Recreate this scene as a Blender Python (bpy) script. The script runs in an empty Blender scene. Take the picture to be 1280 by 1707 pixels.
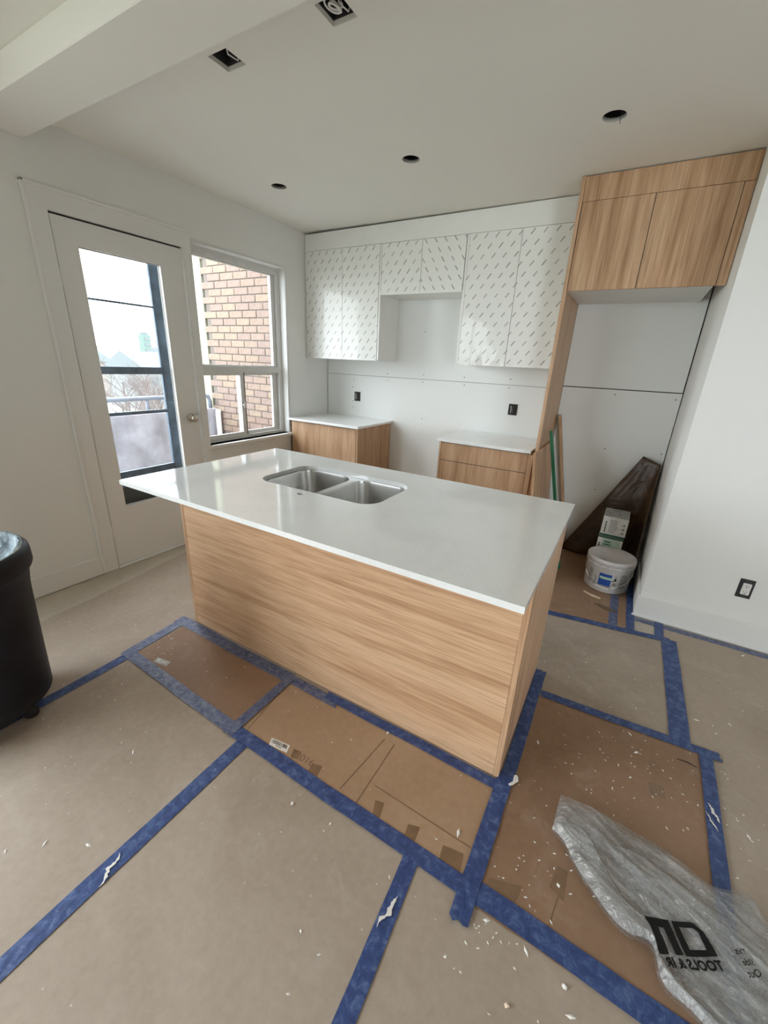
import bpy, bmesh, math, random
from mathutils import Vector, Matrix, noise
from mathutils.geometry import tessellate_polygon
sc = bpy.context.scene
COL = sc.collection
R = random.Random(7)
PI = math.pi

# ------------------------------------------------------------------ camera
cam_d = bpy.data.cameras.new('camera')
cam = bpy.data.objects.new('camera', cam_d)
COL.objects.link(cam)
sc.camera = cam
cam_d.sensor_fit = 'HORIZONTAL'
cam_d.sensor_width = 36.0
cam_d.lens = 36.0 * 678.5 / 1280.0
cam_d.clip_start = 0.02
cam_d.clip_end = 2000
cr = Vector((0.85943003, 0.50930338, 0.04461053))
cu = Vector((-0.21160335, 0.2749214, 0.93789245))
cf = Vector((-0.4654074, 0.81549267, -0.34404601))
m3 = Matrix((cr, cu, -cf)).transposed()
cam.matrix_world = Matrix.Translation((2.9159, -3.7217, 1.4704)) @ m3.to_4x4()

# ------------------------------------------------------------------ world, exposure
world = bpy.data.worlds.new('sky')
sc.world = world
world.use_nodes = True
wn = world.node_tree
wn.nodes.clear()
w_out = wn.nodes.new('ShaderNodeOutputWorld')
w_bg = wn.nodes.new('ShaderNodeBackground')
w_bg.inputs['Color'].default_value = (0.87, 0.945, 1.0, 1)
w_bg.inputs['Strength'].default_value = 3.0
wn.links.new(w_bg.outputs[0], w_out.inputs[0])
sc.view_settings.view_transform = 'Standard'
sc.view_settings.look = 'None'
sc.view_settings.gamma = 1.0
sc.view_settings.use_curve_mapping = False
sc.view_settings.exposure = 2.0
cy = sc.cycles
cy.use_denoising = True
cy.max_bounces = 12
cy.diffuse_bounces = 8
cy.transparent_max_bounces = 16
cy.caustics_reflective = False
cy.caustics_refractive = False
cy.sample_clamp_indirect = 8.0

BK2 = (6.2, 9.0, 0.08, 2.42)                      # unseen rear opening, added to brighten the right side
def portal(name, loc, sx, sy, look):
    d = bpy.data.lights.new(name, 'AREA')
    d.shape = 'RECTANGLE'
    d.size = sx
    d.size_y = sy
    d.cycles.is_portal = True
    o = bpy.data.objects.new(name, d)
    COL.objects.link(o)
    o.location = loc
    o.rotation_euler = look
    return o
# sky portals in the window openings (size_x along y, size_y along z, facing +x)
WIN = (-1.555, -0.614, 0.765, 2.215)         # kitchen window
DGL = (-2.288, -1.797, 0.43, 2.02)            # glass of the door
BAL = (-7.1, -3.80, 0.06, 2.40)                # balcony window of the living room, left of the camera
for nm, w in (('portal_window', WIN), ('portal_door', DGL), ('portal_balcony', BAL)):
    portal(nm, (-0.22, (w[0] + w[1]) / 2, (w[2] + w[3]) / 2), w[3] - w[2], w[1] - w[0], (0, -PI / 2, 0))
for nm, w in (('portal_rear', BK2),):
    portal(nm, ((w[0] + w[1]) / 2, -7.72, (w[2] + w[3]) / 2), w[1] - w[0], w[3] - w[2], (PI / 2, 0, 0))

H = 2.559
XR, YR = 3.227, -0.90

# ------------------------------------------------------------------ materials
def srgb(r, g, b):
    f = lambda c: (c / 255 / 12.92) if c / 255 <= 0.04045 else ((c / 255 + 0.055) / 1.055) ** 2.4
    return (f(r), f(g), f(b), 1)

class M:
    def __init__(s, name):
        s.m = bpy.data.materials.new(name)
        s.m.use_nodes = True
        s.t = s.m.node_tree
        s.n = s.t.nodes
        s.b = s.n['Principled BSDF']
        s.out = s.n['Material Output']
    def node(s, typ, **kw):
        x = s.n.new('ShaderNode' + typ)
        for k, v in kw.items():
            if hasattr(x, k):
                setattr(x, k, v)
        return x
    def link(s, a, b):
        s.t.links.new(a, b)
    def coord(s, scale=(1, 1, 1), rot=(0, 0, 0), world=False):
        mp = s.node('Mapping')
        mp.inputs['Scale'].default_value = scale
        mp.inputs['Rotation'].default_value = rot
        if world:
            g = s.node('NewGeometry')
            s.link(g.outputs['Position'], mp.inputs['Vector'])
        else:
            c = s.node('TexCoord')
            s.link(c.outputs['Object'], mp.inputs['Vector'])
        return mp.outputs[0]
    def noise(s, vec, scale=5, detail=4, rough=0.5, dist=0.0):
        x = s.node('TexNoise')
        x.inputs['Scale'].default_value = scale
        x.inputs['Detail'].default_value = detail
        x.inputs['Roughness'].default_value = rough
        x.inputs['Distortion'].default_value = dist
        s.link(vec, x.inputs['Vector'])
        return x.outputs['Fac']
    def ramp(s, fac, stops):
        x = s.node('ValToRGB')
        e = x.color_ramp.elements
        while len(e) < len(stops):
            e.new(0.5)
        for el, (p, c) in zip(e, stops):
            el.position = p
            el.color = c if len(c) == 4 else (*c, 1)
        s.link(fac, x.inputs[0])
        return x.outputs[0]
    def mix(s, fac, a, b, mode='MIX'):
        x = s.node('Mix', data_type='RGBA', blend_type=mode)
        for sock, v in ((x.inputs[0], fac), (x.inputs[6], a), (x.inputs[7], b)):
            if hasattr(v, 'is_linked'):
                s.link(v, sock)
            else:
                sock.default_value = v
        return x.outputs[2]
    def math(s, op, a, b=0.0, c=None):
        x = s.node('Math', operation=op)
        for sock, v in zip(x.inputs, (a, b) if c is None else (a, b, c)):
            if hasattr(v, 'is_linked'):
                s.link(v, sock)
            else:
                sock.default_value = v
        return x.outputs[0]
    def base(s, v):
        if hasattr(v, 'is_linked'):
            s.link(v, s.b.inputs['Base Color'])
        else:
            s.b.inputs['Base Color'].default_value = v
    def rough(s, v):
        if hasattr(v, 'is_linked'):
            s.link(v, s.b.inputs['Roughness'])
        else:
            s.b.inputs['Roughness'].default_value = v
    def bump(s, h, strength=0.2, dist=0.002):
        x = s.node('Bump')
        x.inputs['Strength'].default_value = strength
        x.inputs['Distance'].default_value = dist
        s.link(h, x.inputs['Height'])
        s.link(x.outputs[0], s.b.inputs['Normal'])

def plain(name, col, rough=0.5, metal=0.0, var=0.06, scale=6, spec=None, bump=0.0):
    m = M(name)
    v = m.coord()
    n = m.noise(v, scale, 4)
    d = tuple(c * (1 - var) for c in col[:3])
    l = tuple(min(1, c * (1 + var)) for c in col[:3])
    m.base(m.ramp(n, [(0.3, d), (0.7, l)]))
    m.rough(rough)
    m.b.inputs['Metallic'].default_value = metal
    if spec is not None:
        m.b.inputs['Specular IOR Level'].default_value = spec
    if bump:
        m.bump(m.noise(v, scale * 12, 3), bump, 0.002)
    return m.m

def paint(name, col, bump=0.08, rough=0.6):
    m = M(name)
    v = m.coord(world=True)
    n = m.noise(v, 1.3, 3)
    m.base(m.ramp(n, [(0.3, tuple(c * 0.975 for c in col[:3])), (0.7, col)]))
    m.rough(rough)
    m.b.inputs['Specular IOR Level'].default_value = 0.3
    m.bump(m.noise(v, 260, 2), bump, 0.0006)
    return m.m

def wood(name, axis, tone=1.0):
    m = M(name)
    s1 = [7.0, 7.0, 7.0]; s1[axis] = 0.55
    s2 = [46.0, 46.0, 46.0]; s2[axis] = 1.3
    s3 = [150.0, 150.0, 150.0]; s3[axis] = 5.0
    n1 = m.noise(m.coord(s1), 1.4, 5, 0.55, 0.8)
    n2 = m.noise(m.coord(s2), 1.0, 4, 0.6, 0.4)
    n3 = m.noise(m.coord(s3), 1.0, 2, 0.5)
    f = m.math('ADD', m.math('MULTIPLY', n1, 0.62), m.math('MULTIPLY', n2, 0.38))
    k = lambda r, g, b: tuple(c * tone for c in srgb(r, g, b)[:3])
    c = m.ramp(f, [(0.30, k(158, 120, 89)), (0.42, k(186, 147, 113)), (0.52, k(204, 167, 133)), (0.62, k(213, 178, 145)), (0.75, k(194, 155, 121))])
    c2 = m.ramp(n3, [(0.36, (0.80, 0.78, 0.75)), (0.56, (1, 1, 1))])
    m.base(m.mix(1.0, c, c2, 'MULTIPLY'))
    m.rough(0.42)
    m.b.inputs['Specular IOR Level'].default_value = 0.35
    m.bump(n3, 0.12, 0.0008)
    return m.m

def film_mat(name, ang):
    m = M(name)
    tc = m.node('TexCoord')
    sep = m.node('SeparateXYZ')
    m.link(tc.outputs['Object'], sep.inputs[0])
    nz = m.noise(tc.outputs['Object'], 9, 2)
    PX, PZ = 0.084, 0.066
    u = m.math('DIVIDE', sep.outputs[0], PX)
    v = m.math('DIVIDE', sep.outputs[2], PZ)
    row = m.math('FLOOR', v)
    u = m.math('ADD', u, m.math('MULTIPLY', row, 0.42))
    fx = m.math('MULTIPLY', m.math('SUBTRACT', m.math('FRACT', u), 0.5), PX)
    fz = m.math('MULTIPLY', m.math('SUBTRACT', m.math('FRACT', v), 0.5), PZ)
    ca, sa = math.cos(ang), math.sin(ang)
    al = m.math('ADD', m.math('MULTIPLY', fx, ca), m.math('MULTIPLY', fz, sa))
    ac = m.math('ADD', m.math('MULTIPLY', fx, -sa), m.math('MULTIPLY', fz, ca))
    la = m.math('LESS_THAN', m.math('ABSOLUTE', al), m.math('ADD', 0.012, m.math('MULTIPLY', nz, 0.016)))
    lc = m.math('LESS_THAN', m.math('ABSOLUTE', ac), 0.0044)
    mask = m.math('MULTIPLY', la, lc)
    mask = m.math('MULTIPLY', mask, m.math('ADD', 0.35, nz))
    wh = (0.77, 0.775, 0.745, 1)
    m.base(m.mix(mask, wh, (0.34, 0.335, 0.31, 1)))
    m.rough(0.05)
    m.b.inputs['Specular IOR Level'].default_value = 0.17
    b1 = m.noise(m.coord((3.2, 3.2, 1.0)), 2.2, 3, 0.5, 0.6)
    m.bump(b1, 0.035, 0.012)
    return m.m

def tape_mat(name, dust):
    m = M(name)
    v = m.coord(world=True)
    n = m.noise(v, 38, 6, 0.7, 0.5)
    n2 = m.noise(v, 140, 3, 0.6)
    col = m.ramp(n, [(0.30, srgb(34, 52, 98)), (0.5, srgb(50, 72, 124)), (0.66, srgb(84, 106, 150))])
    dm = m.ramp(m.math('ADD', m.math('MULTIPLY', n, 0.7), m.math('MULTIPLY', n2, 0.3)), [(0.62 - dust * 0.34, (0, 0, 0)), (0.84 - dust * 0.2, (0.75, 0.75, 0.75))])
    m.base(m.mix(dm, col, srgb(138, 136, 136)))
    m.rough(0.52)
    m.bump(n, 0.5, 0.002)
    return m.m

def paper_mat(name, c1, c2, speck=0.5, smudge=None, rough=0.75):
    m = M(name)
    v = m.coord(world=True)
    n = m.noise(v, 1.6, 5, 0.6, 0.5)
    n2 = m.noise(v, 38, 5, 0.65)
    c = m.ramp(n, [(0.3, c1), (0.7, c2)])
    c = m.mix(0.22, c, m.ramp(n2, [(0.3, (0.35, 0.33, 0.30)), (0.7, (0.80, 0.76, 0.70))]), 'SOFT_LIGHT')
    if smudge is not None:
        n3 = m.noise(v, 5.0, 6, 0.7, 1.2)
        c = m.mix(m.ramp(n3, [(0.54, (0, 0, 0)), (0.78, (0.5, 0.5, 0.5))]), c, smudge)
    vo = m.node('TexVoronoi')
    vo.inputs['Scale'].default_value = 24
    vo.inputs['Randomness'].default_value = 1.0
    m.link(v, vo.inputs['Vector'])
    big = m.noise(v, 3.1, 3)
    thr = m.math('MULTIPLY', m.ramp(big, [(0.45, (0, 0, 0)), (0.75, (1, 1, 1))]), 0.085 * speck)
    dot = m.math('LESS_THAN', vo.outputs['Distance'], thr)
    c = m.mix(m.math('MULTIPLY', dot, 0.6), c, srgb(214, 208, 196))
    m.base(c)
    m.rough(rough)
    m.b.inputs['Specular IOR Level'].default_value = 0.3
    m.bump(m.math('ADD', m.math('MULTIPLY', n, 0.7), m.math('MULTIPLY', n2, 0.12)), 0.35, 0.008)
    return m.m

def glass_mat(name, tint=(1, 1, 1)):
    m = M(name)
    m.n.remove(m.b)
    tr = m.node('BsdfTransparent')
    tr.inputs[0].default_value = (*tint, 1)
    gl = m.node('BsdfGlossy')
    gl.inputs['Roughness'].default_value = 0.02
    lw = m.node('LayerWeight')
    lw.inputs[0].default_value = 0.5
    fac = m.math('ADD', m.math('MULTIPLY', m.math('POWER', lw.outputs['Facing'], 5.0), 0.9), 0.04)
    mx = m.node('MixShader')
    m.link(fac, mx.inputs[0])
    m.link(tr.outputs[0], mx.inputs[1])
    m.link(gl.outputs[0], mx.inputs[2])
    m.link(mx.outputs[0], m.out.inputs[0])
    return m.m

def bag_mat(name, lo, hi):
    m = M(name)
    m.b.inputs['Roughness'].default_value = 0.25
    m.b.inputs['Specular IOR Level'].default_value = 0.7
    g = m.node('NewGeometry')
    def dot(v):
        x = m.node('VectorMath', operation='DOT_PRODUCT')
        m.link(g.outputs['Position'], x.inputs[0])
        x.inputs[1].default_value = v
        return x.outputs['Value']
    cb = m.node('CombineXYZ')
    m.link(m.math('MULTIPLY', dot((0.93, -0.37, 0)), 4.0), cb.inputs[0])
    m.link(m.math('MULTIPLY', dot((0.37, 0.93, 0)), 15.0), cb.inputs[1])
    v = cb.outputs[0]
    n = m.noise(v, 1.6, 5, 0.6, 1.1)
    fine = m.noise(v, 5.0, 4, 0.6, 1.6)
    line = m.math('SUBTRACT', 1.0, m.math('MULTIPLY', m.math('ABSOLUTE', m.math('SUBTRACT', fine, 0.5)), 14.0))
    line = m.math('MAXIMUM', line, 0.0)
    m.base(srgb(240, 241, 240))
    m.bump(m.math('ADD', n, m.math('MULTIPLY', line, 0.5)), 1.0, 0.014)
    tr = m.node('BsdfTransparent')
    tr.inputs[0].default_value = (0.97, 0.97, 0.97, 1)
    lw = m.node('LayerWeight')
    lw.inputs[0].default_value = 0.3
    f = m.ramp(n, [(0.38, (lo, lo, lo)), (0.68, (hi, hi, hi))])
    f = m.math('ADD', f, m.math('MULTIPLY', line, 0.34))  # highlights along the creases put in as whiter lines
    f = m.math('ADD', f, m.math('MULTIPLY', lw.outputs['Facing'], 0.25))
    f = m.math('MINIMUM', f, 0.92)
    mx = m.node('MixShader')
    m.link(f, mx.inputs[0])
    m.link(tr.outputs[0], mx.inputs[1])
    m.link(m.b.outputs[0], mx.inputs[2])
    m.link(mx.outputs[0], m.out.inputs[0])
    return m.m

def quartz_mat():
    m = M('white_quartz')
    v = m.coord()
    n = m.noise(v, 2.2, 6, 0.6, 1.4)
    n2 = m.noise(v, 90, 2)
    c = m.ramp(n, [(0.36, (0.79, 0.805, 0.80)), (0.5, (0.83, 0.845, 0.84)), (0.7, (0.85, 0.86, 0.855))])
    m.base(m.mix(0.06, c, m.ramp(n2, [(0.4, (0.5, 0.5, 0.5)), (0.6, (0.9, 0.9, 0.9))])))
    m.rough(0.08)
    m.b.inputs['Specular IOR Level'].default_value = 0.85
    return m.m

def steel_mat():
    m = M('brushed_steel')
    n = m.noise(m.coord((2, 2, 2)), 2, 3)
    m.base(m.ramp(n, [(0.3, (0.50, 0.49, 0.47)), (0.7, (0.60, 0.59, 0.57))]))
    m.b.inputs['Metallic'].default_value = 1
    m.rough(0.27)
    return m.m

MAT = dict(
    wall=paint('wall_paint', (0.775, 0.78, 0.76)),
    far_wall=paint('bounce_cutting_taupe', (0.26, 0.24, 0.21)),  # dark tone invented for unseen walls to soak up bounce light
    ceiling=paint('ceiling_paint', (0.80, 0.785, 0.735)),
    trim=paint('trim_paint', (0.77, 0.77, 0.755), 0.02, 0.38),
    drywall=paint('drywall_paper', (0.76, 0.775, 0.76), 0.12, 0.85),
    void=plain('dark_void', (0.02, 0.018, 0.016), 0.9),  # near-black stands in for shade in open gaps and cavities
    plaster=plain('cut_plaster', (0.52, 0.50, 0.46), 0.9, bump=0.4),
    wood_x=wood('oak_laminate_grain_across', 0, 1.04),  # same oak, toned up to match the lit island front
    wood_z=wood('oak_laminate_grain_up_dim', 2, 0.84),  # same oak, toned down for the dimmer light on the cabinets
    wood_z2=wood('oak_laminate_grain_up_pale', 2, 0.95),
    wood_y=wood('oak_laminate_edge', 1),
    melamine=plain('white_melamine', (0.75, 0.75, 0.72), 0.4, var=0.02),
    film=film_mat('printed_film', math.radians(52)),
    film_b=film_mat('printed_film_turned', math.radians(128)),
    quartz=quartz_mat(),
    steel=steel_mat(),
    black=plain('black_plastic', (0.012, 0.012, 0.013), 0.45),
    white_plastic=plain('white_plastic', (0.72, 0.71, 0.68), 0.35, var=0.02),
    chrome=plain('chrome', (0.62, 0.58, 0.52), 0.16, 1.0),
    screw=plain('screw_head', (0.05, 0.045, 0.04), 0.5),
    alu=plain('sky_tinted_storm_frame', (0.10, 0.155, 0.215), 0.5, 0.0, 0.3, 14),  # shade and blue sky bounce put into the frame colour
    kick=plain('kick_panel_dark', (0.020, 0.032, 0.030), 0.4),
    glass=glass_mat('window_glass'),
    vinyl=plain('white_vinyl', (0.66, 0.665, 0.65), 0.35, var=0.03),
    tape=tape_mat('blue_painters_tape', 0.12),
    tape_d=tape_mat('dusty_blue_tape', 0.78),
    subfloor=paper_mat('pale_dusty_floor', srgb(174, 165, 153)[:3], srgb(192, 184, 172)[:3], 0.5),
    paper=paper_mat('builder_paper', srgb(158, 144, 130)[:3], srgb(174, 161, 148)[:3], 1.0, srgb(186, 177, 166)),
    grey_paper=paper_mat('grey_board', srgb(150, 137, 124)[:3], srgb(170, 158, 146)[:3], 0.9, srgb(190, 180, 168)),
    card=paper_mat('brown_cardboard', srgb(160, 132, 106)[:3], srgb(174, 148, 122)[:3], 0.8, srgb(172, 152, 132)),
    card_d=paper_mat('stained_cardboard', srgb(132, 104, 82)[:3], srgb(152, 124, 102)[:3], 1.6, srgb(176, 154, 138), 0.6),
    packing=plain('brown_packing_tape', srgb(124, 99, 76), 0.3, var=0.12, scale=20),
    brown=None, green=plain('green_plastic', (0.012, 0.13, 0.055), 0.4),
    carton=plain('white_carton', (0.66, 0.66, 0.63), 0.6, var=0.05, scale=20),
    carton_top=plain('grey_carton', (0.38, 0.385, 0.37), 0.7, var=0.1, scale=30),
    ink=plain('black_ink', (0.008, 0.008, 0.008), 0.6, spec=0.2),
    ink_g=plain('grey_ink', (0.20, 0.20, 0.20), 0.6),
    ink_green=plain('dark_green_ink', (0.02, 0.10, 0.06), 0.6),
    ink_mint=plain('mint_ink', (0.42, 0.56, 0.48), 0.6),
    ink_blue=plain('blue_ink', (0.012, 0.065, 0.30), 0.5),
    ink_lime=plain('lime_ink', (0.40, 0.58, 0.40), 0.5),
    ink_brown=plain('brown_ink', srgb(128, 92, 78), 0.8),
    pail=plain('white_pail', (0.70, 0.69, 0.66), 0.4, var=0.06, scale=14),
    pail_lid=plain('dusty_lid', (0.58, 0.55, 0.54), 0.6, var=0.1, scale=16),
    bin=plain('black_bin_plastic', (0.012, 0.0135, 0.020), 0.5, var=0.5, scale=5, spec=0.25, bump=0.3),
    rubber=plain('black_rubber', (0.015, 0.015, 0.015), 0.7),
    bag_c=bag_mat('clear_bag_film_single', 0.02, 0.10),
    bag=bag_mat('clear_bag_film', 0.07, 0.44),
    bag_f=bag_mat('clear_bag_film_folded', 0.15, 0.60),
    chip=plain('white_chip', (0.78, 0.76, 0.72), 0.8),
    shim=plain('pale_wood_shim', srgb(226, 204, 176), 0.7),
    shim_d=plain('brown_scrap', srgb(112, 94, 70), 0.8),
    concrete=plain('grey_concrete', (0.30, 0.29, 0.32), 0.9, var=0.3, scale=5, bump=0.3),
    lawn=plain('dry_lawn', (0.115, 0.12, 0.065), 1, var=0.3, scale=0.2),
    haze_hill=plain('far_wooded_hill', (0.098, 0.112, 0.118), 1, var=0.08, scale=0.05),  # bluish haze of distance put into the hill colour
    pale_concrete=plain('pale_concrete', (0.48, 0.47, 0.45), 0.9, var=0.1),
    end_strip=plain('pale_yellow', (0.22, 0.215, 0.155), 0.9),
    mortar=plain('mortar', (0.105, 0.086, 0.074), 0.95),
    rail=plain('grey_rail_paint', (0.16, 0.18, 0.22), 0.6),
    ground=plain('pale_grass', (0.40, 0.42, 0.34), 1, var=0.4, scale=0.08),
    bark=plain('bare_bark', (0.085, 0.070, 0.068), 1),
    house=plain('house_wall', (0.115, 0.118, 0.12), 0.9),
    house_b=plain('house_brick', (0.115, 0.10, 0.095), 0.9),
    roof=plain('pale_roof', (0.085, 0.10, 0.108), 0.9),
    tower=plain('far_tower', (0.072, 0.11, 0.10), 0.9),
    pane=plain('dark_pane', (0.06, 0.07, 0.08), 0.3),
    cable=plain('white_cable', (0.80, 0.79, 0.78), 0.5),
    jbox=plain('grey_steel_box', (0.05, 0.045, 0.05), 0.5),
)
BR = [plain('brick_%s' % n, c, 0.9, var=0.15, scale=30, bump=0.3) for n, c in
      (('peach', (0.172, 0.120, 0.093)), ('rose', (0.162, 0.113, 0.093)), ('sand', (0.182, 0.132, 0.097)))]

def liner_mat():
    m = M('dusty_grey_liner')
    n = m.noise(m.coord((1, 1, 1)), 9, 6, 0.7, 0.8)
    m.base(m.ramp(n, [(0.38, srgb(70, 84, 92)), (0.52, srgb(160, 178, 186)), (0.68, srgb(222, 232, 236))]))
    m.rough(0.4)
    m.bump(n, 0.6, 0.02)
    return m.m
MAT['liner'] = liner_mat()

def brown_mat():
    m = M('brown_plastic_sheet')
    n = m.noise(m.coord((1, 1, 1)), 5, 5, 0.6, 0.9)
    m.base(m.ramp(n, [(0.3, (0.030, 0.016, 0.009)), (0.7, (0.085, 0.048, 0.024))]))
    m.rough(0.38)
    m.bump(n, 0.7, 0.03)
    return m.m
MAT['brown'] = brown_mat()

# ------------------------------------------------------------------ builders
OFF = {}
def off(o):
    return OFF.get(o.name, Vector((0, 0, 0))) if o is not None else Vector((0, 0, 0))

def link_mesh(name, bm, mat, parent=None, smooth=False, local=False):
    """bm is in world coordinates unless local; the object sits at its parent's origin."""
    if not local:
        o_ = off(parent)
        if o_.length:
            bmesh.ops.translate(bm, verts=bm.verts, vec=-o_)
    bmesh.ops.recalc_face_normals(bm, faces=bm.faces)
    me = bpy.data.meshes.new(name)
    bm.to_mesh(me)
    bm.free()
    for mt in (mat if isinstance(mat, (list, tuple)) else [mat]):
        me.materials.append(mt)
    if smooth:
        for p in me.polygons:
            p.use_smooth = True
    o = bpy.data.objects.new(name, me)
    COL.objects.link(o)
    if parent is not None:
        o.parent = parent
        OFF[o.name] = off(parent)
    return o

def tag(o, label=None, cat=None, group=None, kind=None):
    for k, v in (('label', label), ('category', cat), ('group', group), ('kind', kind)):
        if v:
            o[k] = v
    return o

def thing(name, label, cat, loc, group=None):
    o = bpy.data.objects.new(name, None)
    o.empty_display_size = 0.05
    COL.objects.link(o)
    o.location = loc
    OFF[o.name] = Vector(loc)
    return tag(o, label, cat, group)

def solo(name, bm, mat, loc, label, cat, group=None, smooth=False):
    """a thing that is one mesh, its origin at loc"""
    bmesh.ops.translate(bm, verts=bm.verts, vec=-Vector(loc))
    o = link_mesh(name, bm, mat, None, smooth)
    o.location = loc
    OFF[o.name] = Vector(loc)
    return tag(o, label, cat, group)

def struct(name, bm, mat, parent=None, smooth=False):
    o = link_mesh(name, bm, mat, parent, smooth)
    if parent is None:
        o['kind'] = 'structure'
    return o

def box(bm, x0, x1, y0, y1, z0, z1, bev=0.0, seg=1):
    vs = [bm.verts.new((x, y, z)) for x in (x0, x1) for y in (y0, y1) for z in (z0, z1)]
    f = [(0, 1, 3, 2), (4, 6, 7, 5), (0, 4, 5, 1), (2, 3, 7, 6), (0, 2, 6, 4), (1, 5, 7, 3)]
    fs = [bm.faces.new([vs[i] for i in q]) for q in f]
    if bev:
        es = list({e for fc in fs for e in fc.edges})
        bmesh.ops.bevel(bm, geom=es, offset=bev, segments=seg, affect='EDGES', profile=0.5)
    return vs

def bx(*a, **k):
    bm = bmesh.new()
    box(bm, *a, **k)
    return bm

def tube(bm, pts, r, n=8, cap=True):
    pts = [Vector(p) for p in pts]
    rings = []
    for i, p in enumerate(pts):
        d = (pts[min(i + 1, len(pts) - 1)] - pts[max(i - 1, 0)]).normalized()
        a = Vector((0, 0, 1)) if abs(d.z) < 0.9 else Vector((1, 0, 0))
        u = d.cross(a).normalized()
        v = d.cross(u)
        rr = r[i] if isinstance(r, (list, tuple)) else r
        rings.append([bm.verts.new(p + (u * math.cos(2 * PI * k / n) + v * math.sin(2 * PI * k / n)) * rr) for k in range(n)])
    for a, b in zip(rings, rings[1:]):
        for k in range(n):
            bm.faces.new((a[k], a[(k + 1) % n], b[(k + 1) % n], b[k]))
    if cap:
        bm.faces.new(rings[0])
        bm.faces.new(rings[-1])

def lathe(bm, prof, c=(0, 0), n=48, a0=0.0, a1=2 * PI):
    full = abs(a1 - a0 - 2 * PI) < 1e-6
    rows = []
    for r, z in prof:
        if r < 1e-6:
            rows.append([bm.verts.new((c[0], c[1], z))])
        else:
            cnt = n if full else n + 1
            rows.append([bm.verts.new((c[0] + r * math.cos(a0 + (a1 - a0) * k / n), c[1] + r * math.sin(a0 + (a1 - a0) * k / n), z)) for k in range(cnt)])
    for a, b in zip(rows, rows[1:]):
        for k in range(n):
            k2 = (k + 1) % n if full else k + 1
            if len(a) == 1 and len(b) == 1:
                continue
            if len(a) == 1:
                bm.faces.new((a[0], b[k], b[k2]))
            elif len(b) == 1:
                bm.faces.new((a[k], a[k2], b[0]))
            else:
                bm.faces.new((a[k], a[k2], b[k2], b[k]))

def holed(outer, holes, t0, t1, f):
    """slab with holes: outer and holes are 2D loops, f(u, v, t) gives the 3D point"""
    bm = bmesh.new()
    loops = [outer] + list(holes)
    tri = tessellate_polygon([[Vector((p[0], p[1], 0)) for p in l] for l in loops])
    flat = [p for l in loops for p in l]
    A = [bm.verts.new(f(p[0], p[1], t0)) for p in flat]
    B = [bm.verts.new(f(p[0], p[1], t1)) for p in flat]
    for t in tri:
        try:
            bm.faces.new([A[i] for i in t])
            bm.faces.new([B[i] for i in reversed(t)])
        except ValueError:
            pass
    k = 0
    for l in loops:
        n = len(l)
        for i in range(n):
            j = (i + 1) % n
            bm.faces.new((A[k + i], A[k + j], B[k + j], B[k + i]))
        k += n
    return bm

def rect(a, b, c, d):
    return [(a, c), (b, c), (b, d), (a, d)]
def circ(x, y, r, n=32):
    return [(x + r * math.cos(2 * PI * i / n), y + r * math.sin(2 * PI * i / n)) for i in range(n)]
def rrect(x0, x1, y0, y1, r, n=8):
    out = []
    for cx, cy_, a in ((x1 - r, y1 - r, 0), (x0 + r, y1 - r, PI / 2), (x0 + r, y0 + r, PI), (x1 - r, y0 + r, 1.5 * PI)):
        for i in range(n + 1):
            t = a + PI / 2 * i / n
            out.append((cx + r * math.cos(t), cy_ + r * math.sin(t)))
    return out

YZ = lambda u, v, t: (t, u, v)
XY = lambda u, v, t: (u, v, t)
XZ = lambda u, v, t: (u, t, v)

def text_bm(s, size, f, mirror=False, align='CENTER', bold=0.0):
    """lettering as a mesh; f maps the flat point to a 3D point"""
    cu_ = bpy.data.curves.new('lettering', 'FONT')
    cu_.body = s
    cu_.size = size
    cu_.align_x = align
    cu_.resolution_u = 3
    cu_.offset = bold
    o = bpy.data.objects.new('lettering', cu_)
    COL.objects.link(o)
    dg = bpy.context.evaluated_depsgraph_get()
    me = o.evaluated_get(dg).to_mesh()
    vs = [v.co.copy() for v in me.vertices]
    fs = [tuple(p.vertices) for p in me.polygons]
    o.evaluated_get(dg).to_mesh_clear()
    bpy.data.objects.remove(o)
    bpy.data.curves.remove(cu_)
    bm = bmesh.new()
    bv = [bm.verts.new(f((-v.x if mirror else v.x), v.y)) for v in vs]
    for q in fs:
        try:
            bm.faces.new([bv[i] for i in q])
        except ValueError:
            pass
    return bm

def poly_sheet(pts, z0, z1):
    return holed(pts, [], z0, z1, XY)

# ------------------------------------------------------------------ the room
fl = bx(-0.0, 9.2, -7.7, 0.0, -0.12, 0.0)
floor = struct('floor', fl, MAT['subfloor'])

# left wall with door, kitchen window and the balcony window of the living room
wl = holed(rect(-7.7, 0.12, -0.12, H), [
    rect(-2.425, -1.615, 0.002, 2.168), rect(*WIN), rect(*BAL)], -0.2, 0.0, YZ)
struct('wall_left', wl, MAT['wall'])

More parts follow.
